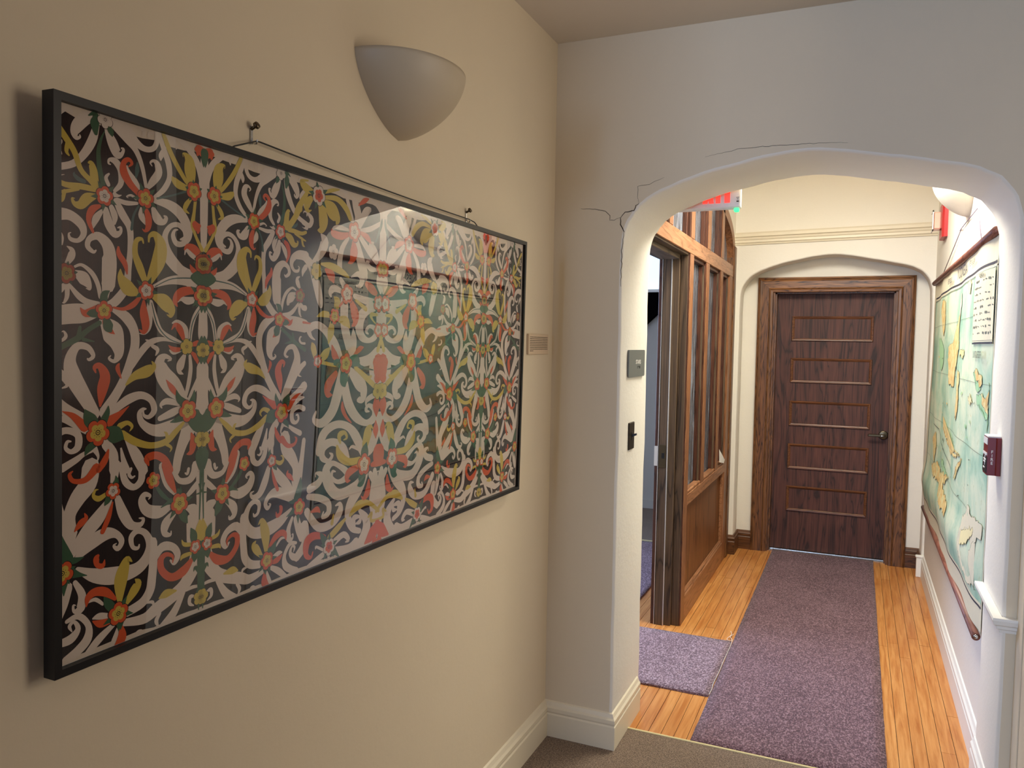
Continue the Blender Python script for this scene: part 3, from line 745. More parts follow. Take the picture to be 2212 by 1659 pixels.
def flower(u, v, r, code, star):
    """code: outer lobes + core; star: green sepals"""
    rr = random.Random(int(u*1e4+v*1e3)); a0 = rr.uniform(0, 6)
    if star in ('g', 'Gs'):
        R_ = r*(1.32 if star == 'g' else 1.75); pts = []
        for i in range(10):
            a = a0+PI/5+PI*i/5; q = R_ if i % 2 == 0 else r*.72
            pts.append(cl(u+q*math.cos(a), v+q*math.sin(a)))
        poly(pts, 'G', .00092)
    outer = {'w': 'R', 'y': 'R', 'o': 'R', 'r': 'W'}[code[0]]; core = {'r': 'W', 'x': 'W', 'y': 'Y', 'o': 'Y', 'd': 'Y', 'w': 'W', 'n': 'Y', 'g': 'Y'}[code[1]]
    if code == 'yr': core = 'Y'
    if code in ('yy', 'yd'): outer = 'Y'
    if code == 'rw': outer, core = 'W', 'R'
    if code == 'oy' or code == 'ow' or code == 'yo': outer = 'R'
    if code == 'wx' or code == 'ww': outer = 'W'
    def lob(k, c, n, wob=.30):
        pts = []
        for i in range(50):
            a = 2*PI*i/50; q = r*k*((1-wob)+wob*1.25*abs(math.cos(2.5*(a-a0)))**.45)
            pts.append(cl(u+q*math.cos(a), v+q*math.sin(a)))
        poly(pts, c, n)
    lob(1.06, 'K', .00096); lob(1.0, outer, .00100); lob(.66, core, .00104)
    def ring(k1, k2, n):
        prev = None
        for i in range(17):
            a = 2*PI*i/16; q = [bm.verts.new(L_(*cl(u+r*k*math.cos(a), v+r*k*math.sin(a)), n)) for k in (k1, k2)]
            if prev: bm.faces.new((prev[0], q[0], q[1], prev[1])).material_index = MI['K']
            prev = q
    ring(.15, .22, .00108)
    if r > .012:
        for i in range(10):
            a = 2*PI*i/10; disc(u+r*.36*math.cos(a), v+r*.36*math.sin(a), r*.035, r*.035, 'K', .00108, 6)
        disc(u, v, r*.06, r*.06, 'K', .0011, 6)
ART = '''0,0,21,1723,30,47,1743,24,68,1744,17,78,1731,6
0,0,166,1747,22,127,1735,38,97,1706,39,84,1681,28,90,1665,15,103,1670,7,101,1677,4
0,0,160,1722,21,146,1673,30,118,1624,26,80,1585,21,24,1563,21
0,0,198,1713,20,216,1682,37,235,1650,34,251,1650,15,259,1668,10,249,1670,4
0,0,202,1745,25,268,1738,33,307,1703,28,342,1689,20,375,1697,18,391,1723,20,388,1752,16
0,0,317,1755,6,337,1747,19,334,1730,8,324,1732,3
0,0,377,1749,8,359,1743,12,359,1732,10,370,1733,3
0,0,230,1733,29,273,1703,27,307,1675,21,332,1627,17,348,1564,13
0,0,398,1754,17,425,1697,23,442,1658,25,445,1612,21,421,1569,20,384,1537,13
0,0,425,1710,14,409,1681,20,408,1664,4
0,0,350,1556,9,373,1585,26,399,1620,30,394,1648,25,378,1657,11,365,1648,7,373,1638,3
0,0,457,1756,7,475,1735,16,474,1717,3
0,0,446,1771,15,501,1750,22,548,1716,26,577,1678,28,593,1627,25
0,0,607,1707,30,607,1666,37,607,1612,45,605,1566,37,606,1498,33,607,1430,25,608,1384,15
0,0,328,1547,10,303,1572,25,278,1599,18,272,1620,4
0,0,308,1519,11,288,1526,8,271,1519,4,278,1516,2
0,0,313,1504,10,269,1498,16,235,1503,13
0,0,328,1490,9,330,1465,25,346,1442,10
0,0,379,1494,21,395,1466,37,421,1458,20,433,1474,15,421,1480,4
0,0,384,1524,17,443,1521,34,493,1499,42,528,1455,39,530,1420,30,505,1394,20,477,1393,21,463,1416,19,470,1436,10,485,1441,4
0,0,541,1264,48,477,1317,38,438,1365,31,428,1411,24,449,1446,18,482,1458,18,513,1444,22,516,1418,16,496,1408,7
0,0,226,1529,12,249,1557,20,249,1598,25,230,1622,24,207,1624,11,203,1612,7,212,1610,3
0,0,203,1545,14,194,1565,13,207,1581,5
0,0,226,1517,17,240,1516,8,252,1520,2
0,0,180,1458,12,158,1431,24,147,1402,9
0,0,194,1464,19,203,1426,34,226,1393,27,247,1399,14,249,1415,10,236,1413,3
0,0,214,1475,19,226,1449,24,226,1425,9
0,0,231,1498,20,254,1461,30,284,1417,25,286,1347,22,279,1285,24,275,1235,24
0,0,20,1425,41,67,1428,32,105,1407,30,115,1378,21,97,1355,14,71,1356,13,65,1371,6,73,1376,2
0,0,21,1377,25,38,1357,21,43,1334,3
0,0,160,1333,4,149,1326,12,129,1341,18,136,1365,19,167,1377,27,201,1350,42,210,1299,49,203,1226,50
0,0,55,1276,12,73,1304,25,75,1323,17,58,1333,2
0,0,21,1623,7,35,1631,8,40,1645,9,29,1645,2
0,0,22,1614,8,38,1613,6,43,1604,2
0,0,20,1547,24,34,1542,6,51,1546,1
0,0,587,1336,6,548,1360,22,523,1374,12,515,1356,4
0,1,23,1691,22,59,1652,21,84,1620,20,105,1572,18,140,1544,18,166,1522,26
0,1,63,1646,16,57,1618,13,67,1605,4
0,1,419,1755,16,441,1714,20,469,1673,20,514,1621,17,543,1600,17
0,1,546,1601,18,538,1648,50,533,1687,45,519,1705,23,503,1710,4,505,1698,3
0,1,526,1592,19,486,1598,30,464,1611,22,458,1621,5
0,1,543,1560,12,521,1534,20,515,1515,16,535,1505,3
0,1,562,1554,14,557,1513,14,551,1468,20,563,1433,13,595,1383,17
0,1,171,1523,14,154,1547,29,149,1577,28,140,1598,19,129,1598,3
0,1,175,1520,16,109,1521,19,55,1517,17,24,1526,14
0,1,97,1511,9,51,1496,11,23,1488,5
0,1,51,1497,12,43,1470,12,30,1463,3
0,1,158,1501,15,127,1488,34,105,1465,28,84,1465,16,76,1479,8,85,1481,2
0,1,338,1374,5,331,1389,11,309,1379,18,305,1337,23,324,1293,30,349,1241,20
0,1,359,1381,6,363,1403,13,385,1410,25,409,1379,48,402,1327,57,375,1273,39,355,1237,19
0,2,318,1537,20,283,1564,26,260,1596,30,260,1626,19,278,1640,14,291,1630,11,277,1616,3
0,2,348,1489,16,358,1461,27,356,1431,22,343,1417,9,333,1423,3
0,2,171,1472,11,144,1456,24,132,1423,18,147,1388,10
0,2,240,1354,6,242,1330,19,265,1300,20,274,1266,5
0,2,599,1347,17,563,1379,32,528,1388,18,512,1373,5
0,2,575,1297,12,552,1306,20,539,1325,3
0,2,600,1746,9,574,1744,24,571,1721,11
0,2,589,1725,17,565,1738,17
0,2,562,1469,29,574,1453,25,575,1444,12
0,2,583,1468,14,565,1470,19
0,3,606,1734,33,608,1707,23,608,1682,2
0,3,184,1541,17,171,1585,18,166,1639,15,175,1680,9,189,1710,2
0,4,118,1538,12,97,1542,14,83,1552,10,84,1560,2
0,4,394,1534,8,459,1556,6,523,1582,9
0,4,318,1496,7,298,1460,9,291,1416,11
0,4,312,1639,4,312,1615,17,307,1585,5
0,3,131,1742,3,153,1755,16,157,1741,22,153,1721,31,157,1695,14
0,3,202,1726,15,212,1712,20,217,1698,2
0,9,0,2,188,1506,29
0,9,1,2,345,1526,31
0,9,1,1,555,1587,32
0,9,2,0,190,1745,26
0,9,3,1,57,1251,29
0,9,1,1,608,1332,34
0,0,84,1273,8,109,1281,10,144,1259,16,165,1225,16,174,1186,14
0,0,88,1254,21,114,1241,42,131,1223,26,136,1208,9,123,1210,2
0,0,59,1217,17,59,1183,15,50,1163,8,43,1161,2
0,0,65,1218,10,97,1185,19,127,1168,20,176,1158,24
0,0,20,1199,26,38,1202,22,54,1221,11
0,0,205,1308,50,200,1248,42,192,1187,23
0,0,279,1291,24,270,1225,29,232,1177,31,203,1160,25
0,0,171,1138,24,118,1132,58,67,1128,61,17,1120,56
0,0,19,1045,11,42,1047,10,55,1060,12,48,1074,6,40,1072,2
0,0,185,1111,31,218,1075,79,238,1035,53,242,1002,33,226,981,14,206,990,9,214,1000,3
0,0,222,1148,17,270,1126,37,301,1085,35,306,1035,35,291,985,34,266,923,35,232,870,34,190,816,41
0,0,127,991,5,135,987,10,149,1000,15,129,1026,20,92,1028,25,69,987,39,79,937,55,109,885,51,154,814,38
0,0,295,960,14,330,1010,25,371,1044,22,424,1055,14,497,1043,9
0,0,364,1031,8,363,1046,10,348,1052,3
0,0,377,1031,13,399,1018,16,390,997,3
0,0,19,958,23,46,938,25,59,910,13,38,900,2
0,0,19,859,42,54,833,38,118,793,43
0,0,195,803,40,232,825,28,281,853,32,331,864,26,372,846,24,386,810,25,365,788,16,344,794,11,341,811,6,352,815,2
0,0,528,763,44,449,741,52,384,740,39,337,768,27,325,801,20,339,817,10,354,816,3
0,0,19,809,8,54,804,23,96,779,23,140,755,24
0,0,19,759,25,54,770,21,94,754,24,96,716,25,73,702,16,54,715,13,59,734,11,73,734,4
0,0,158,701,13,118,690,15,88,674,21,41,653,25
0,0,360,1180,10,363,1134,27,361,1095,21,345,1073,8,322,1073,2
0,0,370,1181,16,386,1135,19,413,1083,18,463,1058,15,508,1040,12
0,0,381,1235,11,445,1259,26,506,1266,36,576,1265,50
0,0,444,1333,36,477,1310,41,517,1292,40,576,1279,38
0,0,588,1207,10,535,1194,28,501,1199,15,484,1187,6
0,0,602,1189,14,565,1142,18,548,1091,17,542,1045,15
0,0,612,1180,17,612,1129,26,613,1074,28,613,1046,12
0,0,528,1054,11,516,1090,34,485,1116,18,460,1111,4
0,0,508,1018,9,469,1007,13,449,1018,4
0,0,517,996,17,500,964,35,496,940,20,514,930,2
0,0,543,995,13,547,950,18,539,900,19,526,855,15
0,0,612,972,18,610,948,42,592,912,33,556,862,21,539,831,17
0,0,614,953,37,615,888,37,616,841,31,617,770,55
0,0,521,837,30,470,885,74,425,931,67,410,975,45,430,995,20,457,985,11,442,978,3
0,0,493,825,18,442,837,23,415,826,14,420,813,3
0,0,499,807,19,465,795,29,410,778,19
0,0,552,752,76,517,691,49,492,630,39,484,586,35
0,0,582,731,35,594,664,20,596,570,20
0,0,195,713,34,223,673,36,224,623,33
0,0,252,694,6,262,651,19,277,615,23
0,0,272,722,13,312,662,41,343,606,37
0,0,149,710,25,167,676,10,161,656,3
0,4,386,1234,3,461,1267,4,564,1277,5
0,4,373,1179,3,397,1105,5,441,1060,4,499,1040,3
0,4,598,1180,3,555,1118,5,543,1050,3
0,1,319,1207,18,279,1221,50,251,1252,30,248,1282,3
0,1,381,1199,18,423,1186,53,454,1159,42,454,1136,14,437,1141,3
0,1,271,902,7,305,930,28,356,945,41,383,962,21,374,979,3
0,1,247,766,22,276,775,15,295,761,12,285,745,2
0,1,257,740,25,306,709,26,373,688,22,438,695,24,482,727,22,516,755,11
0,1,443,704,16,439,722,12,428,730,2
0,1,438,686,13,461,670,10,454,655,2
0,1,610,1305,36,611,1263,40,611,1240,37
0,2,222,1155,7,260,1152,12,299,1169,20,329,1200,11
0,2,340,1183,10,340,1145,32,348,1103,32,340,1078,17,322,1086,4
0,2,158,944,4,153,962,15,172,966,22,191,933,38,181,889,38,173,835,6
0,2,245,974,4,238,957,17,252,923,4
0,2,42,830,2,79,812,20,118,775,32
0,2,283,831,2,247,807,19,209,786,36
0,2,591,1227,14,541,1231,28,495,1219,33,474,1191,25,484,1170,3
0,2,514,1054,14,496,1090,28,474,1106,16,458,1088,3
0,2,508,1020,11,469,1019,19,445,1034,2
0,2,549,1036,14,578,1042,22
0,2,549,1009,10,573,988,23,579,965,3
0,2,498,847,7,464,880,23,436,913,2
0,2,552,713,7,561,682,31,553,646,24,530,638,3
0,2,363,621,7,357,645,27,395,651,27,433,629,28,458,590,25
0,2,103,1149,2,122,1132,24,167,1146,32
0,2,227,1069,2,208,1083,22,194,1107,27
0,2,204,692,7,191,660,24,168,631,19
0,3,185,1175,27,190,1195,26,208,1208,2
0,3,167,1134,28,140,1133,24,125,1131,4
0,3,194,1119,23,204,1091,37,215,1075,5
0,3,171,1104,16,131,1081,16,96,1055,20,54,1034,18,19,1018,20
0,3,96,1057,17,102,1088,11
0,3,114,1050,13,153,1044,3
0,3,161,769,33,136,798,46,118,831,3
0,3,195,754,32,233,738,57,263,722,3
0,3,154,718,22,131,704,23,119,684,2
0,3,186,788,28,200,815,19,204,837,2
0,3,610,1314,18,611,1279,110,611,1247,18
0,3,612,1199,24,612,1176,22,612,1153,2
0,3,611,1069,4,612,1016,55,612,965,4
0,3,551,812,28,498,838,29,481,875,3
0,3,551,817,35,562,848,18,565,871,2
0,3,534,781,34,482,767,19,454,761,2
0,3,522,810,45,581,745,60,612,733,33,612,700,5
0,3,575,783,35,581,759,64,606,738,30
0,3,613,653,18,615,624,44,615,572,6
0,9,3,1,57,1251,29
0,9,3,0,187,1144,29
0,9,4,0,165,753,40
0,9,0,2,350,1218,30
0,9,1,1,610,1332,34
0,9,1,2,611,1217,36
0,9,6,1,527,1029,27
0,9,7,0,610,1016,25
0,9,3,0,535,797,38
0,9,6,0,613,686,27
0,0,141,643,64,131,593,62,94,552,55,66,502,43,66,443,55
0,0,15,619,25,28,535,30,44,469,46,62,411,54,75,382,33
0,0,207,523,26,170,478,48,127,439,47,85,392,35
0,0,94,365,20,141,399,46,195,417,43,236,407,25,256,379,22,242,358,18,225,371,9,237,377,3
0,0,94,326,16,156,290,46,231,270,59,310,268,47,354,294,43,372,339,35,353,384,24,320,401,21,294,384,22,300,350,15,321,341,12,327,354,5
0,0,240,527,24,261,473,38,293,426,31,331,420,19,343,437,12,324,444,3
0,0,232,639,37,225,583,26
0,0,253,637,20,269,580,26,303,554,22,333,573,28,336,616,28
0,0,309,592,4,295,588,10,284,601,13,292,618,11
0,0,463,459,16,410,449,44,359,465,41,337,500,32,348,521,20,371,512,11,363,501,3
0,0,487,493,10,444,544,29,423,609,33
0,0,475,432,24,439,401,39,435,368,25,459,357,12,463,371,4
0,0,474,583,19,498,547,21,542,541,27,567,564,33,573,593,33
0,0,523,571,4,535,566,12,541,583,13
0,0,530,481,15,567,509,24,606,543,19
0,0,527,442,9,565,425,50,566,375,66,554,317,40
0,0,562,435,10,584,436,5
0,0,608,548,46,609,452,38,610,366,33
0,0,382,280,30,422,320,34,470,310,28,493,277,28,478,250,18,458,266,6
0,0,583,255,62,567,213,64,527,159,54,471,130,50,395,104,47,344,87,37,257,101,23
0,0,382,346,39,385,279,36,380,223,37,371,178,38,338,145,36,278,131,32
0,0,355,140,6,384,134,12,386,111,3
0,0,185,187,10,156,211,13,125,207,4
0,0,211,139,17,171,151,22,146,150,4
0,0,242,88,11,232,50,30,208,31,5
0,0,226,106,17,171,75,29,122,35,24,98,9,33
0,0,85,286,16,109,240,27,104,198,32,82,195,12,79,214,8,88,212,2
0,0,57,276,39,39,227,44,23,181,29
0,0,30,107,23,71,110,31,95,134,20,82,161,11,66,152,13,75,131,3
0,0,57,170,14,98,174,20,132,133,21,128,90,34,94,63,33,52,44,32
0,0,521,131,20,478,69,35,430,30,39
0,0,605,40,10,534,41,20,448,32,22
0,0,415,84,13,400,62,18,411,36,3
0,0,533,134,11,565,137,14,604,132,8
0,0,578,99,6,554,103,17,551,79,15,572,65,4
0,0,295,19,15,322,45,18,340,50,3
0,0,605,40,6,632,31,7
0,2,82,448,3,103,469,23,123,484,16,117,501,3
0,2,221,519,5,205,471,19,183,427,17
0,2,191,334,3,184,315,17,164,322,17,160,344,22,170,355,6
0,2,160,640,30,122,607,20,80,609,15,66,630,13,78,641,3
0,2,480,509,11,456,556,33,432,612,28
0,2,561,245,17,520,210,38,465,201,29,423,236,27,417,275,27,440,290,17,470,276,11,470,252,4
0,2,231,191,12,195,224,29,156,236,28,131,224,24,124,196,3
0,2,216,123,19,176,125,26,146,143,3
0,2,255,88,15,257,50,36,231,23,22,201,29,3
0,1,200,551,12,170,538,19,150,550,13,156,567,8,168,568,2
0,1,611,388,3,612,340,45,611,286,17
0,1,554,300,15,522,308,15,511,327,3
0,1,554,267,14,516,264,17,506,251,3
0,1,486,146,8,441,148,31,409,139,3
0,1,249,181,21,252,240,50,263,282,46,278,313,24,298,300,3
0,1,276,164,18,305,197,37,322,220,28,309,237,2
0,3,230,573,26,235,588,16,232,604,2
0,3,210,541,21,200,525,21,190,511,2
0,3,392,547,10,421,509,17,454,482,9
0,3,505,436,32,521,408,33,537,383,4
0,3,457,479,17,416,463,3
0,3,499,496,28,492,514,11
0,3,609,588,12,610,502,9,614,385,5
0,3,611,294,22,612,222,21,611,120,20
0,3,607,178,25,577,208,14,568,195,3
0,3,570,303,25,566,334,33,553,362,3
0,3,573,272,26,573,250,33,570,230,3
0,3,57,365,45,39,412,34,33,454,7
0,3,62,360,26,89,357,18,116,361,2
0,3,75,318,32,98,308,16,127,298,2
0,3,48,296,27,46,254,2
0,3,226,156,29,203,184,30,188,210,3
0,3,252,103,26,252,80,3
0,3,590,521,5,600,489,9,577,483,4
0,3,613,109,20,614,42,4
0,3,613,109,33,613,73,27
0,9,5,0,222,555,26
0,9,4,0,383,565,28
0,9,4,2,499,464,37
0,9,5,0,575,287,25
0,9,4,1,41,327,36
0,9,4,2,243,138,36
0,9,7,0,611,89,27
1,0,1390,1748,6,1457,1754,23,1490,1697,25,1522,1626,30
1,0,1516,1739,9,1546,1706,52,1570,1651,54,1551,1607,36
1,0,1582,1611,33,1632,1681,46,1672,1700,20,1651,1678,5
1,0,1497,1578,12,1433,1581,23,1386,1575,15,1366,1558,5
1,0,1493,1540,19,1448,1488,32,1430,1423,38,1439,1383,29
1,0,1583,1587,18,1677,1609,26,1787,1659,20
1,0,1589,1558,26,1671,1496,37,1750,1442,26
1,0,1564,1537,31,1589,1463,63,1632,1382,60,1645,1364,21,1617,1369,3
1,0,1291,1531,10,1316,1501,56,1288,1447,45,1237,1403,20
1,0,1126,1421,33,1180,1418,35,1230,1381,49,1256,1328,52,1287,1246,46,1297,1212,22,1278,1226,4
1,0,1789,1747,69,1799,1642,37,1803,1536,30,1801,1447,34
1,0,1756,1443,21,1717,1495,52,1683,1528,44,1707,1546,6
1,0,1751,1414,13,1685,1416,29,1649,1439,28,1675,1448,3
1,0,1672,1751,8,1739,1726,27,1786,1684,30
1,0,1519,1361,6,1580,1381,28,1614,1357,40,1592,1325,25,1561,1325,6
1,0,1441,1343,25,1486,1299,42
1,0,1462,1286,19,1394,1300,34,1365,1280,32,1372,1257,6
1,0,1552,1274,25,1669,1255,39,1757,1255,26
1,0,1473,1252,59,1476,1140,61,1509,1052,59,1541,992,58
1,0,1758,1237,39,1649,1207,52,1598,1153,71,1613,1089,54,1676,1063,26,1736,1085,37,1731,1121,30,1684,1133,18,1655,1109,21,1677,1094,6
1,0,1260,1061,5,1230,1077,18,1218,1110,36,1279,1128,34,1353,1091,45,1402,1034,67,1442,981,50
1,0,1541,992,51,1551,1064,53,1547,1115,10
1,0,1553,956,37,1679,966,55,1755,1010,48
1,0,1818,1010,35,1745,991,44,1716,928,56,1733,865,54
1,0,1819,1003,17,1767,991,21,1737,966,27,1767,949,11,1778,965,6
1,0,1798,1384,69,1805,1347,69,1801,1308,23
1,0,1164,1568,24,1207,1558,22,1223,1587,26,1193,1609,12,1189,1595,5
1,0,1803,1245,81,1806,1182,58,1814,1131,35
1,0,1169,1702,15,1153,1667,33,1171,1644,8
1,0,1792,1528,9,1801,1586,27
1,4,1723,1551,8,1765,1631,20,1775,1670,9
1,4,1563,956,8,1638,930,14,1725,916,5
1,1,1237,1704,19,1177,1717,40,1147,1738,17,1193,1749,8
1,1,1221,1676,19,1187,1641,39,1197,1620,17,1220,1627,3
1,1,1282,1662,36,1304,1599,65,1290,1553,38,1263,1546,5
1,1,1309,1672,35,1365,1648,78,1405,1614,47,1396,1590,5
1,1,1308,1697,17,1401,1706,26,1469,1676,34,1505,1635,28
1,1,1294,1714,11,1362,1738,18,1420,1752,6
1,1,1216,1684,11,1162,1653,18,1122,1593,28,1067,1527,27
1,1,1294,1401,11,1372,1397,34,1459,1376,29,1504,1359,10
1,1,1405,1202,27,1417,1237,50,1393,1260,8
1,1,1374,1174,23,1314,1179,29,1268,1165,5
1,1,1427,1159,24,1486,1151,49,1519,1121,7
1,1,1380,1143,28,1372,1097,48,1356,1048,9
1,1,1563,1254,14,1649,1216,25
1,1,1748,1192,13,1693,1190,23,1716,1160,10,1750,1142,8
1,1,1763,1111,23,1790,1067,23,1815,1016,28
1,1,1266,977,25,1247,1028,35,1236,1050,5
1,1,1293,971,28,1337,999,45,1369,1028,6
1,1,1311,960,17,1405,947,17,1453,952,18
1,2,1522,1567,11,1444,1544,35,1377,1547,32,1365,1564,7
1,2,1583,1581,13,1649,1563,33,1682,1537,5
1,2,1535,1534,18,1540,1481,61,1521,1438,32,1493,1424,3
1,2,1568,1704,6,1619,1735,26,1656,1750,5
1,2,1327,1378,17,1369,1354,52,1386,1327,12
1,2,1756,1287,11,1702,1314,48,1650,1338,30
1,2,1520,1254,23,1557,1191,62,1559,1149,39,1533,1129,5
1,2,1482,1258,15,1435,1220,12
1,2,1383,1037,9,1403,993,42,1443,966,7
1,2,1557,992,12,1603,1021,30,1636,1030,4
1,2,1746,953,55,1816,875,56
1,2,1175,1137,11,1226,1133,6
1,3,1502,969,49,1496,1001,30
1,3,1482,948,42,1423,958,36,1395,967,4
1,3,1512,957,38,1573,971,50,1605,955,6
1,3,1263,1406,7,1260,1361,53,1274,1329,7
1,9,11,2,1268,1698,41
1,9,8,0,1540,1576,46
1,9,10,0,1773,1423,40
1,9,6,1,1260,1366,35
1,9,0,0,1492,1279,45
1,9,10,1,1398,1172,35
1,9,8,1,1757,1249,41
1,9,8,0,1760,1117,34
1,9,0,1,1279,966,28
1,9,13,0,1380,1463,34
1,0,1735,960,63,1740,885,63,1791,822,41
1,0,1815,959,26,1818,882,26
1,0,1513,928,30,1597,865,78,1643,823,62,1634,777,44,1592,772,13,1613,790,4
1,0,1473,929,58,1433,812,68,1392,732,62,1319,685,44,1262,702,28,1274,738,13
1,0,1485,857,56,1518,765,64,1582,694,53,1669,655,32,1737,673,48,1738,717,38,1690,741,21,1667,719,23,1700,709,5
1,0,1798,793,13,1730,787,29,1674,768,26,1666,743,11
1,0,1300,556,46,1321,617,53,1366,653,44,1442,668,37,1522,648,40,1586,596,58,1653,508,52
1,0,1797,677,56,1762,603,69,1720,531,64,1675,499,37
1,0,1536,540,8,1556,550,15,1609,532,19
1,0,1512,494,54,1485,552,45,1406,588,36,1333,574,48,1325,529,39,1370,504,20,1400,525,21,1377,541,4
1,0,1635,385,27,1573,345,54,1452,333,54,1375,395,62,1358,462,59,1399,488,28,1448,473,25,1514,433,38,1510,404,37,1451,394,22,1401,420,22,1405,449,17,1431,445,5
1,0,1678,397,41,1626,336,62,1555,274,64,1535,210,52,1570,147,35,1634,120,28
1,0,1717,392,34,1782,317,48,1818,240,63
1,0,1819,403,35,1817,325,70,1820,246,85,1807,143,50,1804,39,24
1,0,1792,361,12,1798,393,11,1785,396,3
1,0,1598,163,7,1634,168,28,1632,191,16,1584,193,35,1575,153,48
1,0,1630,223,22,1687,167,57,1689,110,71,1636,51,67,1532,23,41,1431,74,23
1,0,1237,394,40,1301,412,39,1321,444,33,1281,460,10,1280,441,5
1,0,1222,294,39,1305,208,41,1408,204,43,1467,248,48,1466,285,25,1430,283,6
1,0,1229,361,28,1310,341,34,1376,306,36,1379,261,36,1333,247,16,1342,270,10
1,0,1420,107,38,1499,131,32,1542,98,25,1515,90,5
1,0,1421,77,24,1542,55,39,1604,71,48
1,0,1345,92,14,1293,119,12,1289,108,5
1,0,1206,230,60,1212,154,51,1158,105,42
1,0,1233,35,30,1318,63,30,1383,80,25
1,0,1383,62,17,1394,24,18
1,0,1775,195,13,1883,148,16,1858,173,8
1,1,1569,932,21,1661,881,31,1740,834,27,1792,803,15
1,1,1661,881,19,1707,883,11,1699,892,5
1,1,1667,550,54,1692,610,66,1716,633,19,1739,611,4
1,1,1622,477,32,1528,479,37,1458,519,45,1436,564,17
1,1,1460,579,15,1452,614,32,1493,624,20,1512,598,16,1484,589,4
1,1,1552,216,21,1619,251,46,1706,248,26,1799,191,21
1,1,1708,176,13,1736,190,20,1732,152,19,1789,147,13
1,1,1390,141,33,1457,174,35,1511,204,16
1,1,1408,205,24,1418,242,10
1,1,1493,922,60,1489,892,50,1485,875,20
1,2,1415,906,32,1362,856,54,1359,816,40,1392,808,4
1,2,1470,768,12,1474,738,27,1500,701,20,1547,665,6
1,2,1809,959,81,1811,902,69,1816,863,23
1,2,1816,786,23,1818,734,65,1816,682,9
1,2,1821,656,12,1819,611,47,1818,572,9
1,2,1612,444,29,1532,425,44,1521,390,27,1549,386,3
1,2,1727,438,22,1798,451,53,1807,508,52,1765,531,13
1,2,1704,362,16,1695,306,47,1661,279,21,1639,295,3
1,2,1795,133,27,1748,84,74,1682,47,13
1,2,1807,58,23,1808,32,53
1,2,1253,288,10,1293,292,28,1317,273,5
1,2,1352,152,23,1278,173,37,1227,157,46,1220,101,31,1254,79,16,1268,101,8
1,3,1483,928,50,1480,869,61,1491,842,5
1,3,1433,953,35,1404,953,17
1,3,1553,957,44,1605,944,13
1,3,1662,475,55,1665,519,62,1678,556,7
1,3,1650,427,66,1638,366,54,1607,349,4
1,3,1363,120,43,1335,156,28,1319,177,4
1,3,1421,77,34,1467,30,5
1,9,6,0,1811,809,39
1,9,5,0,1660,449,52
1,9,11,2,1387,97,39
1,9,3,0,1492,952,46'''
FLOWER_CODES = ['wr', 'yr', 'wx', 'yo', 'oy', 'ow', 'yd', 'yy', 'yw', 'yn', 'wo', 'rw', 'yg', 'ww', 'wg']
strokes, flowers = [], []
for ln in ART.strip().splitlines():
    v_ = [int(q) for q in ln.split(',')]; half = 'AB'[v_[0]]
    if v_[1] == 9:
        flowers.append((half, FLOWER_CODES[v_[2]], ('n', 'g', 'Gs')[v_[3]], v_[4]/2000+.8, v_[5]/2000+1.1, v_[6]/2000, None))
    else:
        strokes.append((half, 'WYRGT'[v_[1]], [(v_[i]/2000+.8, v_[i+1]/2000+1.1, v_[i+2]/2000) for i in range(2, len(v_), 3)]))
def variants(half):
    yield lambda u: u
    if half == 'A': yield lambda u: 2*ART_A-u
    yield lambda u: 2*ART_B-u
    if half == 'A': yield lambda u: 2*ART_B-(2*ART_A-u)
for half, c, P in strokes:
    for fn in variants(half): ribbon([(fn(u), v, w_) for u, v, w_ in P], c)
for half, a_, b_, u, v, r, p in flowers:
    for fn in variants(half): flower(fn(u), v, r, a_, b_)
def paint(name, c, var=.12):
    t = NT(name); n = t.noise(t.mapping(), 18, 5, .6); n2 = t.noise(t.mapping((1, 1, 1)), 300, 2, .6)
    d = tuple(x*(1-var) for x in c[:3])+(1,)
    t.L(t.mix(n, d, c), t.b.inputs['Base Color']); t.set(Roughness=.8); t.b.inputs['Specular IOR Level'].default_value = .15; return t.m
PM = [paint('painting ground', srgb(212, 196, 176)), paint('painted black', srgb(30, 27, 28), .25), paint('painted white', srgb(212, 197, 182)),
      paint('painted yellow', srgb(196, 172, 76)), paint('painted orange red', srgb(204, 84, 44)), paint('painted green', srgb(56, 92, 66), .2), paint('painted teal', srgb(62, 92, 88), .2)]
obj('painting', bm, PM, pf)
# bowed acrylic glazing
bm = new_bm(); NX, NZ = 36, 18; g = []
for j in range(NZ+1):
    row = []
    for i in range(NX+1):
        a, b = i/NX, j/NZ
        bow = .0075*(1-(2*a-1)**2)*.6+.0075*(1-(2*b-1)**2)*.6
        row.append(bm.verts.new(L_(U0+.0115+(U1-U0-.023)*a, V0+.0115+(V1-V0-.023)*b, .0032+bow)))
    g.append(row)
for j in range(NZ):
    for i in range(NX): bm.faces.new((g[j][i], g[j][i+1], g[j+1][i+1], g[j+1][i])).smooth = True
obj('glazing', bm, M['glazing'], pf, True)
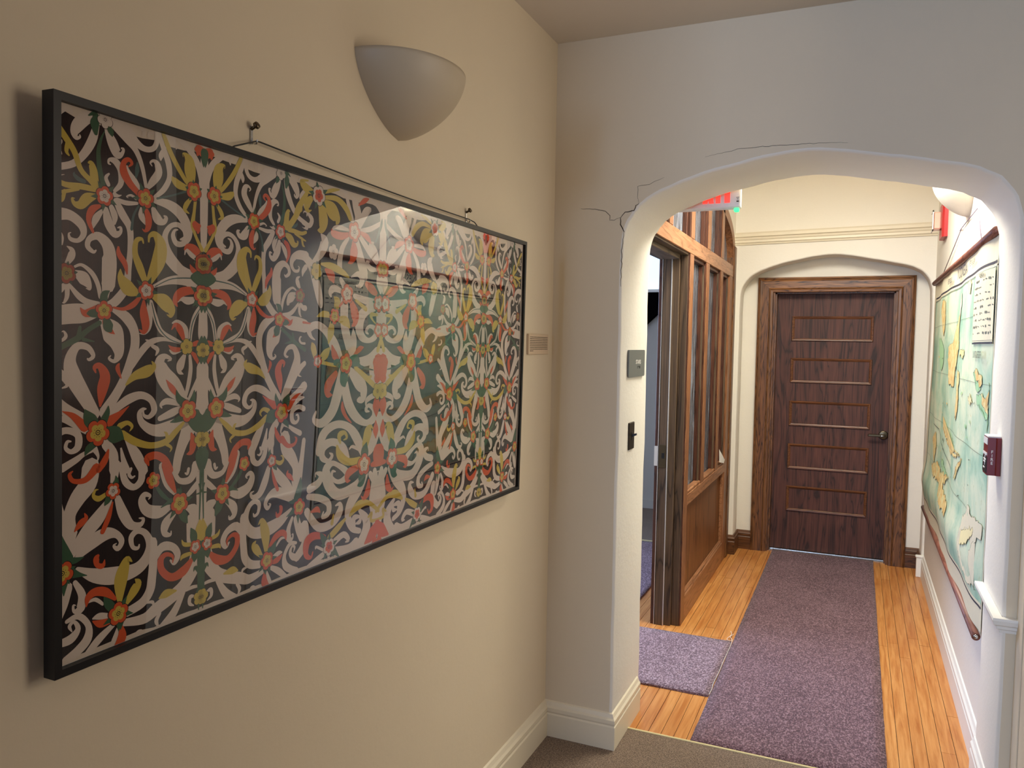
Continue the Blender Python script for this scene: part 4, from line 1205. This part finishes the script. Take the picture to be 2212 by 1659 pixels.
# hanging wire (moves with the frame)
bm = new_bm()
def Lw(x, y, z):       # world point into the frame's tilted local axes
    dx, dy, dz = x+1.117, y-1.70, z-1.103; a = .016
    return (dx*math.cos(a)-dz*math.sin(a), dy, dx*math.sin(a)+dz*math.cos(a))
wp = [(-1.118, 1.165, 1.985), (-1.124, 1.20, 2.004), (-1.131, 1.268, 2.030), (-1.131, 1.278, 2.031)]
wp += [(-1.131, 1.278+(2.222-1.278)*k/8, 2.031+(2.016-2.031)*k/8-.004*math.sin(PI*k/8)) for k in range(1, 9)]+[(-1.124, 2.245, 2.010), (-1.118, 2.285, 1.985)]
tube(bm, [Lw(*p) for p in wp], .0017, 6); obj('hanging_wire', bm, M['black'], pf, True)
for y, z, lab in ((1.268, 2.051, 'small metal picture hook on the wall at the wire end nearer the viewer'), (2.223, 2.034, 'small metal picture hook on the wall at the wire end nearer the arch')):
    hk = thing('picture_hook', lab, 'hook', (XL, y, z-.03), 'picture hooks above the painting')
    bm = new_bm(); tube(bm, [(XL+.001, y, z+.004), (XL+.014, y, z+.010)], [.0035, .0035], 8); tube(bm, [(XL+.013, y, z+.0095), (XL+.018, y, z+.012)], [.0075, .0070], 12); obj('nail', bm, M['bronze'], hk, True)
    bm = new_bm(); box(bm, XL+.001, XL+.003, y-.003, y+.003, z-.026, z+.010)
    tube(bm, smooth_path([(XL+.002, y, z-.014), (XL+.006, y, z-.024), (XL+.014, y, z-.026), (XL+.017, y, z-.018)], 4), .0016, 6); obj('hook', bm, M['metal'], hk)

# wall label card beside the painting
lb = thing('wall_label', 'small cream text card on the wall between the painting and the corner', 'label', (XL, 2.83, 1.63))
bm = new_bm(); box(bm, XL, XL+.009, 2.738, 2.942, 1.590, 1.668, bev=.001); obj('card', bm, flat('aged cream card', srgb(214, 190, 160), .8), lb)
bm = new_bm(); rc = random.Random(8)
for k in range(9):
    zz = 1.656-k*.0066; y = 2.750; end = 2.932 if k < 8 else 2.785
    while y < end:
        L1 = rc.uniform(.006, .02); y1 = min(y+L1, end); box(bm, XL+.009, XL+.0093, y, y1, zz-.0012, zz+.0012); y = y1+.0022
obj('printed_lines', bm, M['ink'], lb)

# ------------------------------------------------------------------ wall map on the passage's right wall
mp = thing('wall_map', 'large hanging sea-green map of Indonesia on wooden rods on the right wall', 'map', (.45, 4.8, .5))
YN, YF, ZB, ZT = 3.445, 6.03, .545, 2.075
def sheet_x(y, z):
    x = .452
    x -= .020*math.exp(-((z-.755)/.10)**2)*min(1, max(0, (y-YN)/.45))          # pushed out by the chair rail behind
    x += .005*math.sin(y*5.0+z*2.0)+.003*math.sin(y*11+1.2)
    x -= .008*math.exp(-((y-YF)/.12)**2)*math.sin((z-.6)*4.2)
    x += .010*math.exp(-((z-ZT)/.12)**2)
    x += .016*math.exp(-((y-YN)/.10)**2)
    return min(x, .468)
def sheet_y(y, z):
    return y+(.035*math.sin((z-.5)*4.1+.6) if False else 0)
bm = new_bm(); g = []
NY, NZ = 90, 50
for i in range(NY+1):
    g.append([bm.verts.new((sheet_x(YN+(YF-YN)*i/NY, ZB+(ZT-ZB)*j/NZ), YN+(YF-YN)*i/NY, ZB+(ZT-ZB)*j/NZ)) for j in range(NZ+1)])
for i in range(NY):
    for j in range(NZ): bm.faces.new((g[i][j], g[i+1][j], g[i+1][j+1], g[i][j+1])).smooth = True
t = NT('map sea print'); v = t.mapping(); n = t.noise(v, 3.2, 5, .6, .4); n2 = t.noise(v, 30, 4, .6)
c = t.ramp(n, [(.34, srgb(142, 176, 154)), (.46, srgb(172, 196, 170)), (.60, srgb(204, 210, 182))])
c = t.mix(t.ramp(n2, [(.60, (0, 0, 0, 1)), (.66, (.25, .25, .25, 1))]), c, srgb(150, 160, 110))
t.L(c, t.b.inputs['Base Color']); t.set(Roughness=.75); t.b.inputs['Specular IOR Level'].default_value = .2; seam = t.m
t = NT('map land relief'); n = t.noise(t.mapping(), 22, 5, .65)
t.L(t.ramp(n, [(.30, srgb(168, 188, 138)), (.42, srgb(222, 206, 150)), (.56, srgb(214, 178, 112)), (.72, srgb(198, 148, 88))]), t.b.inputs['Base Color']); t.set(Roughness=.75); land = t.m
mcol = [seam, land, flat('map yellow', srgb(222, 208, 158), .75), flat('map lowland green', srgb(158, 196, 150), .75), flat('map cream', srgb(214, 204, 176), .8), flat('map ink', srgb(52, 48, 60), .75), flat('map soft ink', srgb(96, 100, 90), .75)]
obj('map_sheet', bm, mcol, mp)
bm = new_bm()
def mpt(y, z, h): return (sheet_x(y, z)-h, y, z)
def mgrid(y0, y1, z0, z1, mi, h, s_=.05):
    ny = max(1, int(abs(y1-y0)/s_)+1); nz = max(1, int(abs(z1-z0)/s_)+1)
    G = [[bm.verts.new(mpt(y0+(y1-y0)*i/ny, z0+(z1-z0)*j/nz, h)) for j in range(nz+1)] for i in range(ny+1)]
    for i in range(ny):
        for j in range(nz): bm.faces.new((G[i][j], G[i+1][j], G[i+1][j+1], G[i][j+1])).material_index = mi
def mline(pts, wd, mi, h):
    P = []
    for a, b in zip(pts[:-1], pts[1:]):
        k = max(1, int(math.dist(a, b)/.05))
        for i in range(k): P.append((a[0]+(b[0]-a[0])*i/k, a[1]+(b[1]-a[1])*i/k))
    P.append(pts[-1]); prev = None
    for i, p in enumerate(P):
        a = P[max(i-1, 0)]; b = P[min(i+1, len(P)-1)]; tx, ty = b[0]-a[0], b[1]-a[1]; l = math.hypot(tx, ty) or 1
        q = [bm.verts.new(mpt(p[0]-ty/l*wd/2*s_, p[1]+tx/l*wd/2*s_, h)) for s_ in (1, -1)]
        if prev: bm.faces.new((prev[0], q[0], q[1], prev[1])).material_index = mi
        prev = q
# cream margins (title band, bottom and ends)
mgrid(YN, YF, 1.955, ZT-.005, 4, .0010); mgrid(YN, YF, ZB+.005, .655, 4, .0010); mgrid(YN, YN+.02, .65, 1.96, 4, .0010); mgrid(YF-.10, YF, .65, 1.96, 4, .0010)
mline([(YN+.02, 1.972), (YF-.10, 1.972)], .010, 5, .0020); mline([(YN+.02, .640), (YF-.10, .640)], .008, 5, .0020)
mline([(YN+.02, .640), (YN+.02, 1.972)], .004, 5, .0020); mline([(YF-.10, .640), (YF-.10, 1.972)], .006, 5, .0020)
mline([(YN+.02, 1.950), (YF-.10, 1.950)], .003, 6, .0020)
MAPD = '''0,2667,969,2597,958,2563,918,2570,884,2600,858,2638,892,2677,933
3,2238,960,2208,942,2196,922,2220,902,2263,902,2255,931
0,2267,902,2225,902,2241,872,2229,842,2211,820,2252,803,2285,774,2317,745,2320,721,2419,726,2450,783,2448,826,2358,843,2318,874
1,2097,979,2028,976,2032,952,2045,945,2074,960
0,2164,817,2111,820,2078,817,2078,804,2114,801,2170,803,2180,810
2,2696,847,2646,849,2573,820,2581,781,2610,758,2648,767
0,2214,767,2156,766,2141,745,2157,729,2142,703,2152,670,2202,647,2226,665,2210,699,2220,734
2,1917,770,1895,775,1856,760,1820,748,1819,738,1865,737,1877,750
0,1893,771,1862,779,1835,770,1810,766,1807,749,1819,745,1854,756
2,1730,739,1704,755,1674,746,1644,739,1639,723,1707,721
2,1861,726,1829,730,1794,718,1759,703,1696,684,1639,675,1636,663,1674,659,1720,674,1785,692,1838,706
0,1814,730,1780,723,1754,712,1738,730,1700,740,1658,734,1636,726,1633,676,1682,684,1756,694,1790,707
1,1709,725,1669,730,1653,710,1688,704,1716,712
1,1991,716,1928,720,1915,709,1967,701
0,2544,629,2476,619,2385,602,2371,583,2337,569,2256,566,2115,575,2079,574,2156,562,2304,555,2392,566,2461,586,2516,602
0,2756,546,2676,575,2661,526,2697,475
0,2763,462,2633,488,2537,468,2371,488,2315,482,2448,450,2364,433,2268,421,2275,391,2383,392,2528,405,2564,436,2701,436
2,2551,498,2497,513,2410,494,2332,483,2456,468
3,2001,445,1952,464,1934,479,1907,487,1879,475,1836,477,1784,476,1753,477,1758,457,1828,424,1848,405,1828,375,1803,353,1769,346,1841,337,1927,350,2004,387,2011,418
1,1980,424,1880,446,1828,453,1842,433,1889,408,1968,392
0,2098,558,2048,569,2068,552,2117,535,2135,509,2165,508,2120,541'''
MCI = [1, 2, 3, 4]
rm = random.Random(12)
for k, ln in enumerate(MAPD.strip().splitlines()):
    q = ln.split(','); v_ = [int(a) for a in q[1:]]; P = [(min(max(v_[i]/500, YN+.07), YF-.11), min(max(v_[i+1]/500, .66), 1.945)) for i in range(0, len(v_), 2)]
    P2 = []
    for i in range(len(P)):
        a, b = P[i], P[(i+1) % len(P)]; kk = max(2, min(14, int(math.dist(a, b)/.018)))
        for j in range(kk):
            t_ = j/kk; am = .013 if 0 < j else .003
            P2.append((a[0]+(b[0]-a[0])*t_+rm.uniform(-am, am), a[1]+(b[1]-a[1])*t_+rm.uniform(-am, am)))
    h = .0022+.00003*k+(.0006, .0009, 0, .0003)[int(q[0])]
    f = bm.faces.new([bm.verts.new(mpt(y, z, h)) for y, z in P2]); f.material_index = MCI[int(q[0])]
    r_ = bmesh.ops.triangulate(bm, faces=[f])
    for tf in r_['faces']: tf.material_index = MCI[int(q[0])]
    mline(P2+[P2[0]], .0016, 6, h+.0003)
# scattered small islands
for k in range(70):
    y = rm.uniform(3.7, 5.5); z = rm.gauss(1.25, .18)
    if z < .8 or z > 1.6: continue
    r = rm.uniform(.004, .016); a0 = rm.uniform(0, 6); e_ = rm.uniform(.3, .9)
    f = bm.faces.new([bm.verts.new(mpt(y+r*math.cos(a)*1.6, z+r*e_*math.sin(a+a0), .0042)) for a in [2*PI*i/9 for i in range(9)]]); f.material_index = rm.choice([1, 6, 3])
MAPL = '''5,2731,591,2614,585,2555,550,2389,531,2255,516,2249,439,2247,404,2210,355'''
for ln in MAPL.strip().splitlines():
    v_ = [int(a) for a in ln.split(',')[1:]]; mline([(min(v_[i]/500, YF-.1), max(.66, v_[i+1]/500)) for i in range(0, len(v_), 2)], .004, 5, .0046)
for z in (.95, 1.22, 1.50, 1.78): mline([(YN+.02, z), (YF-.1, z-.0)], .0015, 6, .0024)
for y in (4.0, 4.5, 5.0, 5.5): mline([(y, .65), (y, 1.95)], .0015, 6, .0024)
# legend block
LY0, LY1 = YN+.028, 3.88
mgrid(LY0, LY1, 1.668, 1.950, 4, .0052); mline([(LY0, 1.663), (LY1, 1.663)], .007, 5, .0058); mline([(LY0, 1.674), (LY1, 1.674)], .0015, 6, .0058); mline([(LY1, 1.663), (LY1, 1.95)], .002, 6, .0058)
rl = random.Random(6)
for r in range(9):
    z = 1.915-r*.0265; y = LY1-.02
    while y > LY0+.03:
        L1 = rl.uniform(.008, .035)
        if rl.random() < .72: mline([(y, z+rl.choice((0, 0, .003))), (y-L1, z+rl.choice((0, .002)))], rl.choice((.003, .004, .009)), 6, .0060)
        y -= L1+rl.uniform(.006, .02)
def mtext(s_, size, y, z, mi=5, sp=1.0, xs=1.0, h=.0066):
    text_bm(bm, s_, size, Matrix(((0, 0, 0, sheet_x(y, z)-h), (-1, 0, 0, y), (0, 1, 0, z), (0, 0, 0, 1))), mi, sp, xs, .0006)
mtext('LEGENDA', .024, 3.70, 1.937, 6, 1.1, 1.3)
mtext('INDONESIA', .078, 4.46, 2.018, 5, 1.0, .95, .012)
mtext('KEPULAUAN', .036, 4.04, 2.024, 5, 1.0, .95, .012)
mtext('REPUBLIK', .040, 4.92, 2.010, 5, 1.0, 1.2, .012)
mtext('UNITAS FEDER', .040, 3.70, 1.615, 6, 1.0, .9, .010)
obj('map_print', bm, mcol, mp)
bm = new_bm(); tube(bm, [(.456, YN, 2.083), (.456, YF+.03, 2.083)], .0165, 14); obj('map_rod', bm, M['rod'], mp, True)
bm = new_bm(); tube(bm, [(.452, YN, .535), (.452, YF+.10, .540)], .0155, 14); obj('map_rod', bm, M['rod'], mp, True)
bm = new_bm(); tube(bm, [(.452, YN-.006, .535), (.452, YN+.002, .535)], [.006, .012], 10); obj('rod_cap', bm, M['metal'], mp, True)
bm = new_bm()
tube(bm, [(.468, 5.72, 2.095), (.474, 4.78, 2.278), (.476, 4.18, 2.285)], .0022, 6); tube(bm, [(.476, 4.18, 2.285), (.468, 3.93, 2.095)], .0022, 6)
tube(bm, [(.474, 4.78, 2.278), (.480, 4.92, 2.282)], .0022, 6)
obj('hanging_cord', bm, flat('lilac cord', srgb(130, 112, 128), .8), mp, True)
